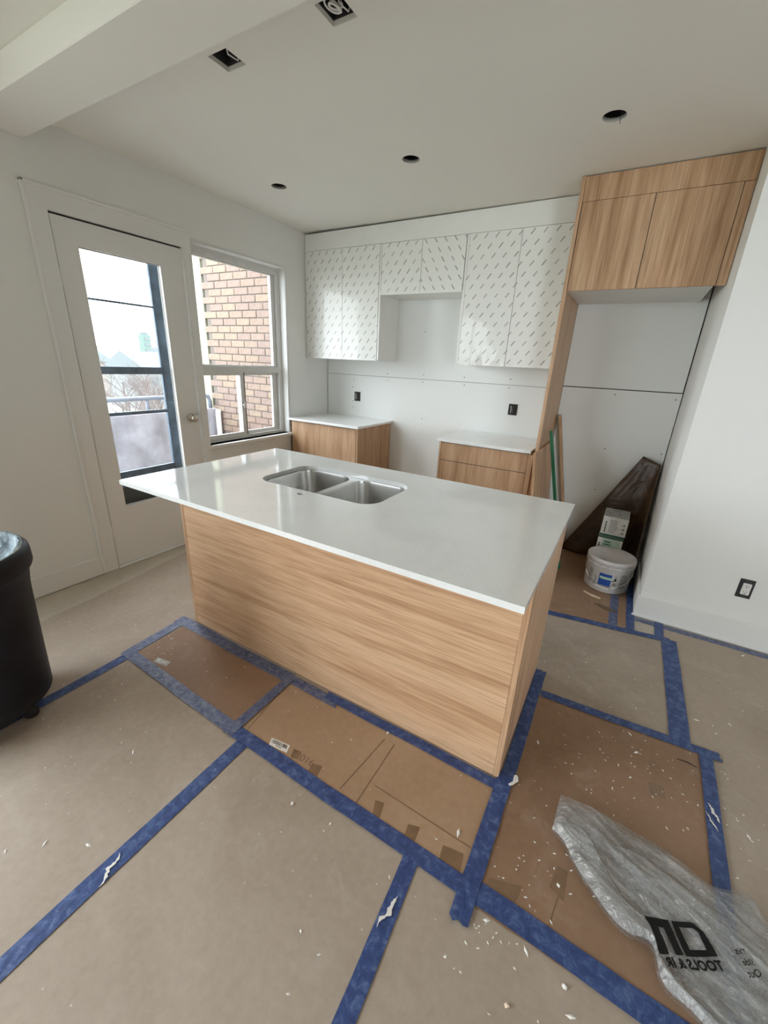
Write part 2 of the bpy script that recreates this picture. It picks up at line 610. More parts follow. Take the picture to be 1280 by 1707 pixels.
# back wall: framing behind, drywall sheets with open joints on it
wb = bx(-0.2, XR + 0.1, 0.022, 0.12, -0.12, H)
wall_back = struct('wall_back', wb, MAT['void'])
sheet_spec = [(0.010, 2.384, 0.0, 1.336), (0.010, 2.384, 1.339, H - 0.004),
              (2.410, 3.221, 0.0, 1.354), (2.410, 3.219, 1.361, H - 0.004)]
for x0, x1, z0, z1 in sheet_spec:
    struct('drywall_sheet', bx(x0, x1, 0.0, 0.02, z0, z1), MAT['drywall'], wall_back)
for x, z in ((0.758, 1.368), (0.761, 1.306), (1.155, 1.378), (1.154, 1.312), (1.564, 1.378), (1.571, 1.312), (1.981, 1.386), (1.979, 1.312),
             (1.171, 0.968), (1.141, 1.756), (0.352, 1.288), (0.338, 1.214), (0.341, 1.073), (0.343, 1.01), (2.794, 1.318), (3.19, 1.311),
             (2.81, 0.9), (3.195, 0.911), (2.805, 0.555)):
    b = bmesh.new()
    lathe(b, [(0.0, -0.0014), (0.0042, -0.001), (0.0048, 0.001)], (0, 0), 8)
    bmesh.ops.rotate(b, verts=b.verts, matrix=Matrix.Rotation(-PI / 2, 3, 'X'))
    bmesh.ops.translate(b, verts=b.verts, vec=(x, -0.001, z))
    link_mesh('screw', b, MAT['screw'], wall_back)

# projecting wall on the right: its short return faces the fridge alcove
b = bmesh.new()
box(b, XR, 9.2, YR, 0.12, -0.12, H)
struct('wall_right', b, MAT['wall'])
b = bmesh.new()
box(b, 9.2, 9.4, -7.7, YR, -0.12, H)
struct('wall_east', b, MAT['far_wall'])
# unseen wall added behind the camera to keep window light off the left wall
struct('wall_light_block', bx(4.0, 4.12, -7.7, -4.4, 0.0, H), MAT['far_wall'])
struct('wall_rear', holed(rect(-0.2, 9.4, -0.12, H), [rect(*BK2)], -7.9, -7.7, XZ), MAT['wall'])

# ceiling with its open light holes
HOLES = [(0.553, -1.227), (1.549, -1.209), (2.577, -1.205)]
SQ = [(1.211, 1.314, -2.290, -2.190), (1.748, 1.848, -2.295, -2.190)]
cl = holed(rect(-0.2, 9.4, -7.9, 0.12), [circ(x, y, 0.05, 40) for x, y in HOLES] + [rect(*s) for s in SQ], H, H + 0.016, XY)
ceiling = struct('ceiling', cl, MAT['ceiling'])
for x, y in HOLES:
    b = bmesh.new()
    lathe(b, [(0.0495, H + 0.0005), (0.0495, H + 0.0155), (0.052, H + 0.0155)], (x, y), 40)
    link_mesh('hole_rim', b, MAT['plaster'], ceiling, True)
    b = bmesh.new()
    lathe(b, [(0.075, H + 0.0165), (0.075, H + 0.14), (0.0, H + 0.14)], (x, y), 32)
    link_mesh('dark_cavity', b, MAT['void'], ceiling, True)
struct('roof_slab', bx(-0.2, 9.4, -7.9, 0.12, H + 0.2, H + 0.3), MAT['plaster'], ceiling)

b = bmesh.new()
tube(b, [(2.600, -1.190, H + 0.02), (2.602, -1.192, H - 0.004), (2.603, -1.191, H - 0.026)], 0.0016, 6)
link_mesh('loose_wire', b, MAT['jbox'], ceiling, True)

# dropped beam crossing the ceiling
struct('trim_1', bx(0.0, 9.2, -2.686, -2.455, 2.45, H, bev=0.004), MAT['ceiling'])
# base boards
b = bmesh.new()
box(b, XR - 0.013, 9.2, YR - 0.014, YR, 0.012, 0.150, bev=0.003)
struct('baseboard_right', b, MAT['trim'])
struct('baseboard_alcove', bx(XR - 0.013, XR, YR, -0.02, 0.012, 0.150, bev=0.003), MAT['trim'])
struct('baseboard_left', bx(0.0, 0.013, -7.7, -2.502, 0.003, 0.138, bev=0.004), MAT['trim'])
# thin white bead along the foot of the right base board
struct('trim_2', bx(XR - 0.02, 9.2, YR - 0.026, YR - 0.014, 0.003, 0.016, bev=0.002), MAT['trim'])

# door casing, flat boards with a raised bead at the outer edge
b = bmesh.new()
box(b, 0.0, 0.010, -2.505, -2.425, 0.003, 2.255)
box(b, 0.0, 0.010, -1.615, -1.560, 0.003, 2.255)
box(b, 0.0, 0.010, -2.425, -1.615, 2.168, 2.255)
box(b, 0.0, 0.019, -2.520, -2.503, 0.003, 2.272, bev=0.005, seg=2)
box(b, 0.0, 0.019, -2.520, -1.556, 2.254, 2.272, bev=0.005, seg=2)
struct('trim_3', b, MAT['trim'])
# jamb
b = bmesh.new()
box(b, -0.2, 0.008, -2.425, -2.416, 0.0, 2.168)
box(b, -0.2, 0.008, -1.624, -1.615, 0.0, 2.168)
box(b, -0.2, 0.008, -2.416, -1.624, 2.160, 2.168)
box(b, -0.2, 0.02, -2.416, -1.624, 0.0005, 0.012, bev=0.003)
struct('trim_4', b, MAT['trim'])

# kitchen door: slab, pane, knob
door = thing('door_1', 'white painted kitchen door with one tall glass pane and a chrome knob', 'door', (-0.02, -2.411, 0.014))
door['kind'] = 'structure'
link_mesh('door_leaf', holed(rect(-2.407, -1.630, 0.016, 2.150), [rect(*DGL)], -0.036, -0.006, YZ), MAT['trim'], door)
g = link_mesh('glass_pane', bx(-0.030, -0.026, DGL[0], DGL[1], DGL[2], DGL[3]), MAT['glass'], door)
b = bmesh.new()
for a in ((DGL[1] - 0.004, DGL[1], DGL[2], DGL[3]), (DGL[0], DGL[0] + 0.008, DGL[2], DGL[3]), (DGL[0], DGL[1], DGL[3] - 0.006, DGL[3]), (DGL[0], DGL[1], DGL[2], DGL[2] + 0.008)):
    box(b, -0.0355, -0.031, a[0], a[1], a[2], a[3])
link_mesh('glazing_stop', b, MAT['vinyl'], door)
b = bmesh.new()
lathe(b, [(0.0, 0.064), (0.012, 0.064), (0.024, 0.056), (0.027, 0.044), (0.022, 0.032), (0.011, 0.026), (0.010, 0.008), (0.030, 0.007), (0.032, 0.0), (0.0, 0.0)], (0, 0), 28)
bmesh.ops.rotate(b, verts=b.verts, matrix=Matrix.Rotation(PI / 2, 3, 'Y'))
bmesh.ops.translate(b, verts=b.verts, vec=(-0.006, -1.700, 1.002))
kn = link_mesh('door_knob', b, MAT['chrome'], door, True)
b = bmesh.new()
box(b, -0.006, 0.003, -1.652, -1.634, 0.975, 1.030, bev=0.002)
link_mesh('latch_plate', b, MAT['vinyl'], door)
b = bmesh.new()
box(b, -0.034, -0.012, -2.4155, -2.4075, 0.014, 2.159)
box(b, -0.034, -0.012, -2.4075, -1.630, 2.1505, 2.159)
link_mesh('door_gap_shade', b, MAT['void'], door)  # dark strips stand in for the shade in the gap round the door
for z in (0.28, 1.06, 1.84):
    b = bmesh.new()
    tube(b, [(0.002, -2.417, z - 0.045), (0.002, -2.417, z + 0.045)], 0.006, 8)
    link_mesh('hinge', b, MAT['trim'], door, True)

# storm door behind it
st = thing('door_2', 'dark metal storm door with glass standing outside the white kitchen door', 'door', (-0.11, -2.33, 0.02))
st['kind'] = 'structure'
b = bmesh.new()
box(b, -0.115, -0.09, -2.340, -2.255, 0.03, 2.13, bev=0.003)
link_mesh('stile', b, MAT['alu'], st)
b = bmesh.new()
box(b, -0.115, -0.09, -1.832, -1.690, 0.03, 2.13, bev=0.003)
link_mesh('stile', b, MAT['alu'], st)
for z0, z1, d in ((1.755, 1.768, 0.004), (1.318, 1.366, 0.0), (1.045, 1.068, 0.004), (0.545, 0.655, 0.0), (2.06, 2.13, 0.0), (0.03, 0.13, 0.0)):
    link_mesh('crossbar', bx(-0.113 + d, -0.091 - d, -2.255, -1.832, z0, z1, bev=0.002), MAT['alu'], st)
link_mesh('kick_panel', bx(-0.106, -0.099, -2.255, -1.832, 0.13, 0.545), MAT['kick'], st)
for z0, z1 in ((1.768, 2.06), (1.366, 1.755), (1.068, 1.318), (0.655, 1.045)):
    link_mesh('glass_pane', bx(-0.104, -0.101, -2.255, -1.832, z0, z1), MAT['glass'], st)

# kitchen window: big fixed pane above two small sliders
wd = thing('window_1', 'white kitchen window with a big fixed pane over two small sliding sashes', 'window', (-0.08, -1.08, 0.765))
wd['kind'] = 'structure'
Y0, Y1, Z0, Z1 = WIN
link_mesh('window_frame', holed(rect(Y0, Y1, Z0, Z1), [rect(Y0 + 0.045, Y1 - 0.045, 1.385, Z1 - 0.05), rect(Y0 + 0.03, Y1 - 0.045, Z0 + 0.025, 1.335)], -0.135, -0.075, YZ), MAT['vinyl'], wd)
link_mesh('upper_sash', holed(rect(Y0 + 0.045, Y1 - 0.045, 1.385, Z1 - 0.05), [rect(Y0 + 0.075, Y1 - 0.088, 1.395, Z1 - 0.06)], -0.125, -0.095, YZ), MAT['vinyl'], wd)
link_mesh('glass_pane', bx(-0.112, -0.108, Y0 + 0.075, Y1 - 0.088, 1.395, Z1 - 0.06), MAT['glass'], wd)
sl = link_mesh('left_sash', holed(rect(Y0 + 0.03, -1.088, Z0 + 0.025, 1.335), [rect(Y0 + 0.062, -1.128, Z0 + 0.055, 1.310)], -0.105, -0.082, YZ), MAT['vinyl'], wd)
link_mesh('glass_pane', bx(-0.095, -0.092, Y0 + 0.062, -1.128, Z0 + 0.055, 1.310), MAT['glass'], sl)
s2 = link_mesh('right_sash', holed(rect(-1.130, Y1 - 0.045, Z0 + 0.025, 1.335), [rect(-1.075, Y1 - 0.105, Z0 + 0.055, 1.310)], -0.131, -0.108, YZ), MAT['vinyl'], wd)
link_mesh('glass_pane', bx(-0.121, -0.118, -1.075, Y1 - 0.105, Z0 + 0.055, 1.310), MAT['glass'], s2)
link_mesh('gasket', bx(-0.1075, -0.081, -1.0885, -1.0795, Z0 + 0.025, 1.335), MAT['jbox'], wd)
b = bmesh.new()
box(b, -0.082, -0.064, -1.112, -1.098, 1.035, 1.085, bev=0.003)
box(b, -0.074, -0.058, -1.125, -1.103, 1.055, 1.068, bev=0.003)
link_mesh('sash_latch', b, MAT['white_plastic'], wd)
b = bmesh.new()
box(b, -0.075, 0.034, Y0 - 0.01, Y1 + 0.015, 0.738, 0.765, bev=0.004, seg=2)
link_mesh('window_stool', b, MAT['trim'], wd)
b = bmesh.new()
for y in (-1.33, -1.16, -1.02):
    pts = [(-0.075, y + R.uniform(-.05, .05), Z1 - 0.035 + R.uniform(-.012, .012)) for _ in range(3)]
    box(b, -0.0755, -0.0725, y - 0.05, y + 0.03, Z1 - 0.052, Z1 - 0.030, bev=0.0)
link_mesh('torn_tape', b, MAT['white_plastic'], wd)
# rounded bead round the window opening
b = bmesh.new()
tube(b, [(0.0, Y0, 2.222), (0.0, Y1 + 0.004, 2.222), (0.0, Y1 + 0.004, 0.765)], 0.011, 8)
struct('trim_5', b, MAT['trim'], None, True)
# balcony window of the living room (left of the camera)
wd2 = thing('window_2', 'wide balcony window of the living room beside the camera', 'window', (-0.1, -5.3, 0.06))
wd2['kind'] = 'structure'
ya, yb_, za, zb = BAL
link_mesh('window_frame', holed(rect(ya, yb_, za, zb), [rect(ya + 0.06, (ya + yb_) / 2 - 0.03, za + 0.06, zb - 0.06), rect((ya + yb_) / 2 + 0.03, yb_ - 0.06, za + 0.06, zb - 0.06)], -0.13, -0.07, YZ), MAT['vinyl'], wd2)

# ------------------------------------------------------------------ outside
wo = struct('wall_outside', bx(-1.525, -0.2, -0.292, -0.05, -0.3, 3.6), MAT['mortar'])
bm0 = bx(-0.1, 0.1, -0.008, 0.02, -0.0325, 0.0325, bev=0.003)
bmesh.ops.recalc_face_normals(bm0, faces=bm0.faces)
brick_me = []
for mt in BR:
    me = bpy.data.meshes.new('brick')
    bm0.to_mesh(me)
    me.materials.append(mt)
    brick_me.append(me)
bm0.free()
for row in range(30):
    z = 0.62 + row * 0.075
    for k in range(8):
        x = -0.30 - k * 0.21 - (0.105 if row % 2 else 0.0)
        if x - 0.1 < -1.56:
            continue
        o = bpy.data.objects.new('brick', R.choice(brick_me))
        COL.objects.link(o)
        o.parent = wo
        o.location = (x + R.uniform(-.003, .003), -0.292 + R.uniform(-0.002, 0.002), z)
link_mesh('pale_end_strip', bx(-1.80, -1.56, -0.298, -0.05, -0.3, 3.6), MAT['end_strip'], wo)  # pale yellow strip beyond the end of the brick wall
struct('balcony_floor', bx(-1.75, -0.2, -7.0, -0.05, -0.35, -0.1), MAT['pale_concrete'])
pp = struct('parapet', bx(-1.64, -1.50, -7.0, -0.29, -0.1, 0.85, bev=0.01), MAT['concrete'])
rl = thing('balcony_railing', 'grey tubular handrail on posts above the balcony parapet', 'railing', (-1.55, -0.4, 0.85))
b = bmesh.new()
tube(b, [(-1.55, -7.0, 1.0), (-1.55, -0.42, 1.0), (-1.55, -0.37, 0.985), (-1.55, -0.35, 0.94), (-1.55, -0.35, 0.85)], 0.024, 10)
link_mesh('handrail', b, MAT['rail'], rl, True)
for y in (-1.13, -2.2, -3.3, -4.4):
    b = bmesh.new()
    tube(b, [(-1.55, y, 0.85), (-1.55, y, 0.985)], 0.018, 8)
    link_mesh('post', b, MAT['rail'], rl, True)
# downpipe in the balcony corner
b = bmesh.new()
tube(b, [(-1.42, -0.345, -0.1), (-1.42, -0.345, 0.80), (-1.42, -0.335, 0.84)], 0.032, 12)
solo('drain_pipe', b, MAT['vinyl'], (-1.42, -0.345, -0.1), 'white drain pipe standing in the balcony corner by the brick wall', 'pipe', None, True)

GZ = -10.0
struct('lawn', bx(-78, -9, -30, 70, GZ, GZ + 0.05), MAT['lawn'])
b = bmesh.new()
hr = random.Random(5)
prev = None
for k in range(61):
    a = k / 60
    x, y = -470 + 60 * math.sin(a * 5), -60 + 560 * a
    h = 3.5 + 4.5 * abs(noise.noise(Vector((a * 14, 0, 0)))) + hr.uniform(0, 1.2)
    row = [b.verts.new((x + 30, y, GZ)), b.verts.new((x + 8, y, h - 2)), b.verts.new((x, y, h)), b.verts.new((x - 60, y, GZ))]
    if prev:
        for i in range(3):
            b.faces.new((prev[i], prev[i + 1], row[i + 1], row[i]))
    prev = row
struct('wooded_hills', b, MAT['haze_hill'])
struct('ground', bx(-700, -3, -120, 600, GZ - 1, GZ), MAT['ground'])
def house(x, y, w, d, h, wall, label, rh=3.0):
    t = thing('house', label, 'house', (x, y, GZ))
    link_mesh('house_walls', bx(x - w / 2, x + w / 2, y - d / 2, y + d / 2, GZ, GZ + h), MAT[wall], t)
    b = bmesh.new()
    z = GZ + h
    e = 0.5
    v = [b.verts.new(p) for p in ((x - w / 2 - e, y - d / 2 - e, z), (x + w / 2 + e, y - d / 2 - e, z), (x + w / 2 + e, y + d / 2 + e, z), (x - w / 2 - e, y + d / 2 + e, z), (x, y - d / 2 - e, z + rh), (x, y + d / 2 + e, z + rh))]
    for q in ((0, 1, 4), (1, 2, 5, 4), (2, 3, 5), (3, 0, 4, 5), (0, 3, 2, 1)):
        b.faces.new([v[i] for i in q])
    link_mesh('roof', b, MAT['roof'], t)
    for fl_ in range(2):
        for k in range(3):
            yy = y - d / 2 + d * (k + 0.5) / 3
            zz = GZ + h * (0.3 + 0.42 * fl_)
            link_mesh('window', bx(x + w / 2, x + w / 2 + 0.08, yy - 0.7, yy + 0.7, zz - 0.8, zz + 0.8), MAT['pane'], t)
house(-88, 51.0, 14, 11, 8.2, 'house', 'pale house with a pitched roof seen far off through the door glass', 3.2)
house(-118, 60.0, 16, 9, 8.5, 'house_b', 'pinkish far house left of the pale one beyond the balcony', 3.0)
house(-140, 92.0, 18, 14, 9.5, 'house', 'wide hazy house at the right edge of the door view', 3.6)
t = thing('tower_block', 'small pale green tower on the skyline through the door glass', 'tower', (-300, 177, GZ))
link_mesh('tower_walls', bx(-303, -297, 174.4, 179.6, GZ, 12.5), MAT['tower'], t)
link_mesh('tower_roof', bx(-302, -298, 175.4, 178.6, 12.5, 14.0), MAT['roof'], t)
for k in range(4):
    link_mesh('window_band', bx(-297, -296.8, 175, 179, -2 + k * 3.6, -0.4 + k * 3.6), MAT['pane'], t)

def bare_tree(x, y, h, seed, label):
    rr = random.Random(seed)
    t = thing('bare_tree', label, 'tree', (x, y, GZ), 'bare trees below the balcony')
    b = bmesh.new()
    tube(b, [(x, y, GZ), (x + .1, y, GZ + h * .3), (x, y + .1, GZ + h * .62)], [.22, .17, .10], 6)
    link_mesh('trunk', b, MAT['bark'], t)
    b = bmesh.new()
    def grow(p, d, l, r, lv):
        q = p + d * l
        tube(b, [p, q], [r, r * .6], 3, False)
        if lv == 0:
            return
        for _ in range(3):
            nd = (d + Vector((rr.uniform(-.9, .9), rr.uniform(-.9, .9), rr.uniform(-.15, .6)))).normalized()
            grow(p + (q - p) * rr.uniform(.5, 1), nd, l * rr.uniform(.55, .8), r * .6, lv - 1)
    for k in range(6):
        a = rr.uniform(0, 2 * PI)
        grow(Vector((x, y, GZ + h * rr.uniform(.25, .6))), Vector((math.cos(a) * .7, math.sin(a) * .7, .7)).normalized(), h * .26, .07, 3)
    o = link_mesh('branches', b, MAT['bark'], t)
k = 0
for (x, s) in ((-25, .50), (-29, .60), (-36, .52), (-41, .61), (-48, .535), (-56, .60), (-63, .53), (-71, .61)):
    y = -3.72 + s * (2.9 - x)
    k += 1
    bare_tree(x, y, 8.6 + (k % 4) * 0.9, k, 'bare leafless tree in the thicket below the balcony, seen through the door glass')

# ------------------------------------------------------------------ kitchen island
isl = thing('kitchen_island', 'long oak laminate kitchen island base in the middle of the taped floor', 'cabinet', (1.887, -2.16, 0.0))
IX0, IX1, IY0, IY1 = 0.992, 2.782, -2.514, -1.806
link_mesh('side_panel', bx(IX0, IX0 + 0.020, IY0, IY1, 0.004, 0.894, bev=0.001), MAT['wood_z2'], isl)
link_mesh('side_panel', bx(IX1 - 0.020, IX1, IY0, IY1, 0.004, 0.894, bev=0.001), MAT['wood_z2'], isl)
link_mesh('front_panel', bx(IX0 + 0.0205, IX1 - 0.0205, IY0 + 0.0015, IY0 + 0.019, 0.004, 0.894, bev=0.0008), MAT['wood_x'], isl)
link_mesh('cabinet_floor', bx(IX0 + 0.021, IX1 - 0.021, IY0 + 0.02, IY1 + 0.03, 0.1, 0.118), MAT['melamine'], isl)
for k in range(3):
    w = (IX1 - IX0 - 0.044) / 3
    x0 = IX0 + 0.022 + k * w
    link_mesh('door', bx(x0 + 0.0015, x0 + w - 0.0015, IY1 - 0.019, IY1, 0.11, 0.885, bev=0.001), MAT['wood_z'], isl)
link_mesh('toe_kick', bx(IX0 + 0.021, IX1 - 0.021, IY1 - 0.08, IY1 - 0.062, 0.004, 0.1), MAT['wood_x'], isl)

# worktop with sink cut-out and tap hole
CX0, CX1, CY0, CY1 = 0.982, 2.797, -2.783, -1.793
SK = (1.425, 2.092, -2.384, -1.998)
cut = rrect(*SK, 0.085, 10)
ct = holed(rect(CX0, CX1, CY0, CY1), [cut, circ(1.755, -2.430, 0.0175, 24)], 0.8946, 0.915, XY)
solo('worktop', ct, MAT['quartz'], (1.887, -2.29, 0.8946), 'white quartz worktop with a sink cut-out covering the kitchen island', 'countertop')
# undermount double sink
snk = thing('double_sink', 'undermount stainless steel double sink set into the white island worktop', 'sink', (1.76, -2.19, 0.68))
def bowl(x0, x1, y0, y1, r, depth):
    b = bmesh.new()
    loops = []
    zt = 0.8938
    prof = [(0.0, 0.0, r), (0.002, -0.012, r), (0.006, -depth + 0.035, r * 0.95), (0.014, -depth + 0.012, r * 0.85), (0.034, -depth, r * 0.7)]
    for ins, dz, rr in prof:
        loops.append([b.verts.new((p[0], p[1], zt + dz)) for p in rrect(x0 + ins, x1 - ins, y0 + ins, y1 - ins, rr, 8)])
    for a, c in zip(loops, loops[1:]):
        n = len(a)
        for i in range(n):
            b.faces.new((a[i], a[(i + 1) % n], c[(i + 1) % n], c[i]))
    b.faces.new(loops[-1])
    return b
XD0, XD1 = 1.752, 1.782
BL = [(1.436, XD0, SK[2] + 0.004, SK[3] - 0.010), (XD1, 2.083, SK[2] + 0.004, SK[3] - 0.010)]
fl_b = holed(rect(SK[0] - 0.03, SK[1] + 0.03, SK[2] - 0.03, SK[3] + 0.03), [rrect(*q, 0.075, 8) for q in BL], 0.8926, 0.8938, XY)
link_mesh('sink_flange', fl_b, MAT['steel'], snk)
for q in BL:
    o = link_mesh('bowl', bowl(*q, 0.075, 0.215), MAT['steel'], snk, True)
    cx_, cy_ = (q[0] + q[1]) / 2, q[3] - 0.12
    b = bmesh.new()
    lathe(b, [(0.0, 0.6793), (0.035, 0.6793), (0.043, 0.6815), (0.046, 0.680)], (cx_, cy_), 24)
    link_mesh('drain', b, MAT['chrome'], o, True)
b = bmesh.new()
box(b, 1.90, 2.02, -2.22, -2.10, 0.6800, 0.6830, bev=0.001)
bmesh.ops.rotate(b, verts=b.verts, cent=(1.96, -2.16, 0.68), matrix=Matrix.Rotation(0.4, 3, 'Z'))
bmesh.ops.translate(b, verts=b.verts, vec=(0, 0, 0.0018))
solo('cardboard_scrap', b, MAT['card'], (1.96, -2.16, 0.683), 'brown cardboard scrap lying in the right bowl of the sink', 'scrap')

# ------------------------------------------------------------------ base cabinets along the back wall
bl = thing('base_cabinet', 'oak base cabinet in the corner under the window side of the back wall', 'cabinet', (0.42, -0.3, 0.0))
link_mesh('cabinet_body', bx(0.022, 0.806, -0.592, -0.012, 0.1, 0.894), MAT['melamine'], bl)
link_mesh('side_panel', bx(0.808, 0.828, -0.614, -0.010, 0.003, 0.894, bev=0.001), MAT['wood_z'], bl)
link_mesh('door', bx(0.026, 0.805, -0.614, -0.594, 0.11, 0.884, bev=0.001), MAT['wood_z'], bl)
link_mesh('toe_kick', bx(0.022, 0.806, -0.55, -0.535, 0.003, 0.099), MAT['wood_x'], bl)
link_mesh('filler', bx(0.003, 0.021, -0.600, -0.585, 0.1, 0.894), MAT['void'], bl)  # near-black strip in the gap between cabinet and wall
solo('worktop', bx(0.004, 0.846, -0.645, -0.003, 0.8948, 0.915, bev=0.0015), MAT['quartz'], (0.42, -0.32, 0.8948),
     'small white worktop on the corner cabinet under the left wall cupboards', 'countertop')
br_ = thing('base_cabinet', 'oak drawer base cabinet between the range gap and the tall panel', 'cabinet', (2.0, -0.3, 0.0))
link_mesh('cabinet_body', bx(1.655, 2.345, -0.592, -0.012, 0.1, 0.894), MAT['melamine'], br_)
link_mesh('side_panel', bx(1.635, 1.653, -0.614, -0.010, 0.003, 0.894, bev=0.001), MAT['wood_z'], br_)
link_mesh('side_panel', bx(2.347, 2.362, -0.614, -0.010, 0.003, 0.894, bev=0.001), MAT['wood_z'], br_)
for z0, z1 in ((0.742, 0.882), (0.430, 0.737), (0.115, 0.425)):
    link_mesh('drawer', bx(1.656, 2.345, -0.614, -0.594, z0, z1, bev=0.001), MAT['wood_z'], br_)
link_mesh('end_filler', bx(2.3625, 2.3845, -0.634, -0.618, 0.003, 0.885, bev=0.001), MAT['wood_z'], br_)
link_mesh('toe_kick', bx(1.655, 2.345, -0.55, -0.535, 0.003, 0.099), MAT['wood_x'], br_)
solo('worktop', bx(1.620, 2.364, -0.645, -0.003, 0.8948, 0.915, bev=0.0015), MAT['quartz'], (2.0, -0.32, 0.8948),
     'small white worktop on the drawer cabinet next to the tall oak panel', 'countertop')

# ------------------------------------------------------------------ wall cupboards, still in their film
ZU, ZT, YU = 1.487, 2.402, -0.339
def cupboard(name, label, x0, x1, z0, doors, gable, films):
    t = thing(name, label, 'cabinet', ((x0 + x1) / 2, -0.16, z0), 'white wall cupboards on the back wall')
    b = bmesh.new()
    box(b, x0, x1, YU + 0.021, -0.002, z0, ZT, bev=0.001)
    link_mesh('cabinet_body', b, MAT['melamine'], t)
    for gx0, gx1 in gable:
        link_mesh('end_panel', bx(gx0, gx1, YU + 0.001, YU + 0.0205, z0, ZT, bev=0.001), MAT['melamine'], t)
    for (d0, d1), fm in zip(doors, films):
        d = link_mesh('door', bx(d0, d1, YU, YU + 0.0195, z0 + 0.002, ZT - 0.003, bev=0.001), MAT['melamine'], t)
        nx, nz = 20, 36
        b = bmesh.new()
        g = [[None] * (nz + 1) for _ in range(nx + 1)]
        sd = d0 * 7.3
        for i in range(nx + 1):
            for j in range(nz + 1):
                u, v = i / nx, j / nz
                x = d0 - 0.0005 + (d1 - d0 + 0.001) * u
                z = z0 - 0.004 + (ZT - z0 + 0.004) * v
                low = max(0, 1 - (z - z0) / 0.14)
                edge = max(0, 1 - min(u, 1 - u) * 14)
                w = noise.noise(Vector((x * 30 + sd, z * 14, 1.7))) * 0.011 * low ** 1.2 + noise.noise(Vector((x * 9 + sd, z * 5, 4))) * 0.0012
                w += noise.noise(Vector((x * 60, z * 8 + sd, 2))) * 0.003 * edge * (0.4 + low)
                g[i][j] = b.verts.new((x, YU - 0.0016 - abs(w), z))
        for i in range(nx):
            for j in range(nz):
                b.faces.new((g[i][j], g[i + 1][j], g[i + 1][j + 1], g[i][j + 1]))
        f = link_mesh('protective_film', b, MAT[fm], d, True)
    return t
cupboard('wall_cupboard', 'leftmost film-wrapped white wall cupboard beside the window wall', 0.006, 0.846, ZU, [(0.020, 0.438), (0.442, 0.826)], [(0.828, 0.846), (0.006, 0.018)], ['film', 'film'])
cupboard('wall_cupboard', 'short white wall cupboard above the empty range gap', 0.848, 1.594, 2.022, [(0.851, 1.222), (1.226, 1.591)], [], ['film', 'film_b'])
cupboard('wall_cupboard', 'tall film-wrapped white wall cupboard against the tall oak panel', 1.596, 2.383, ZU, [(1.618, 2.002), (2.006, 2.381)], [(1.596, 1.615)], ['film', 'film'])
b = bx(0.008, 2.383, YU + 0.001, YU + 0.020, ZT + 0.003, H - 0.005, bev=0.001)
for v in b.verts:
    if v.co.z > ZT + 0.05 and v.co.x < 1.0:
        v.co.z -= 0.014
solo('filler_panel', b, MAT['melamine'], (1.2, YU, ZT),
     'long plain white filler board between the wall cupboards and the ceiling', 'board')

# ------------------------------------------------------------------ fridge surround
solo('tall_end_panel', bx(2.386, 2.408, -0.616, -0.002, 0.003, H - 0.003, bev=0.001), MAT['wood_z'], (2.397, -0.3, 0.0),
     'floor-to-ceiling oak panel left of the fridge alcove', 'panel')
fc = thing('fridge_cabinet', 'oak cabinet with two doors high over the empty fridge alcove', 'cabinet', (2.8, -0.3, 1.955))
YF = -0.616
link_mesh('cabinet_body', bx(2.410, 3.170, YF + 0.021, -0.002, 1.952, H - 0.02), MAT['melamine'], fc)
link_mesh('door', bx(2.412, 2.789, YF, YF + 0.0195, 1.952, 2.424, bev=0.001), MAT['wood_z'], fc)
link_mesh('door', bx(2.793, 3.176, YF, YF + 0.0195, 1.952, 2.424, bev=0.001), MAT['wood_z'], fc)
link_mesh('top_filler', bx(2.409, XR - 0.003, YF + 0.004, YF + 0.0205, 2.427, H - 0.006, bev=0.001), MAT['wood_z'], fc)
link_mesh('side_filler', bx(3.179, XR - 0.003, YF + 0.006, YF + 0.0245, 1.952, 2.425, bev=0.001), MAT['wood_z'], fc)

# ------------------------------------------------------------------ leaning pieces by the alcove
def lean_board(p_top0, p_top1, p_bot0, p_bot1, th):
    """flat board through four points with thickness along +x"""
    b = bmesh.new()
    P = [Vector(p) for p in (p_bot0, p_bot1, p_top1, p_top0)]
    n = (P[1] - P[0]).cross(P[3] - P[0]).normalized()
    if n.x < 0:
        n = -n
    A = [b.verts.new(p) for p in P]
    B = [b.verts.new(p + n * th) for p in P]
    b.faces.new(A)
    b.faces.new(B)
    for i in range(4):
        b.faces.new((A[i], A[(i + 1) % 4], B[(i + 1) % 4], B[i]))
    return b
solo('oak_offcut', lean_board((2.409, -0.80, 0.930), (2.409, -0.08, 0.930), (2.505, -0.80, 0.006), (2.505, -0.08, 0.006), 0.018), MAT['wood_z2'], (2.57, -0.45, 0.006),
     'low oak board leaning against the tall oak panel behind the island end', 'board')
solo('oak_strip', lean_board((2.425, -0.055, 1.13), (2.425, -0.02, 1.13), (2.665, -0.055, 0.006), (2.665, -0.02, 0.006), 0.02), MAT['wood_z'], (2.70, -0.04, 0.006),
     'narrow oak strip leaning at the back of the alcove behind the low oak board', 'board')
b = lean_board((2.445, -0.52, 1.055), (2.445, -0.49, 1.055), (2.690, -0.52, 0.004), (2.690, -0.49, 0.004), 0.02)
solo('green_strip', b, MAT['green'], (2.69, -0.5, 0.004), 'thin dark green plastic strip leaning on the low oak board', 'strip')

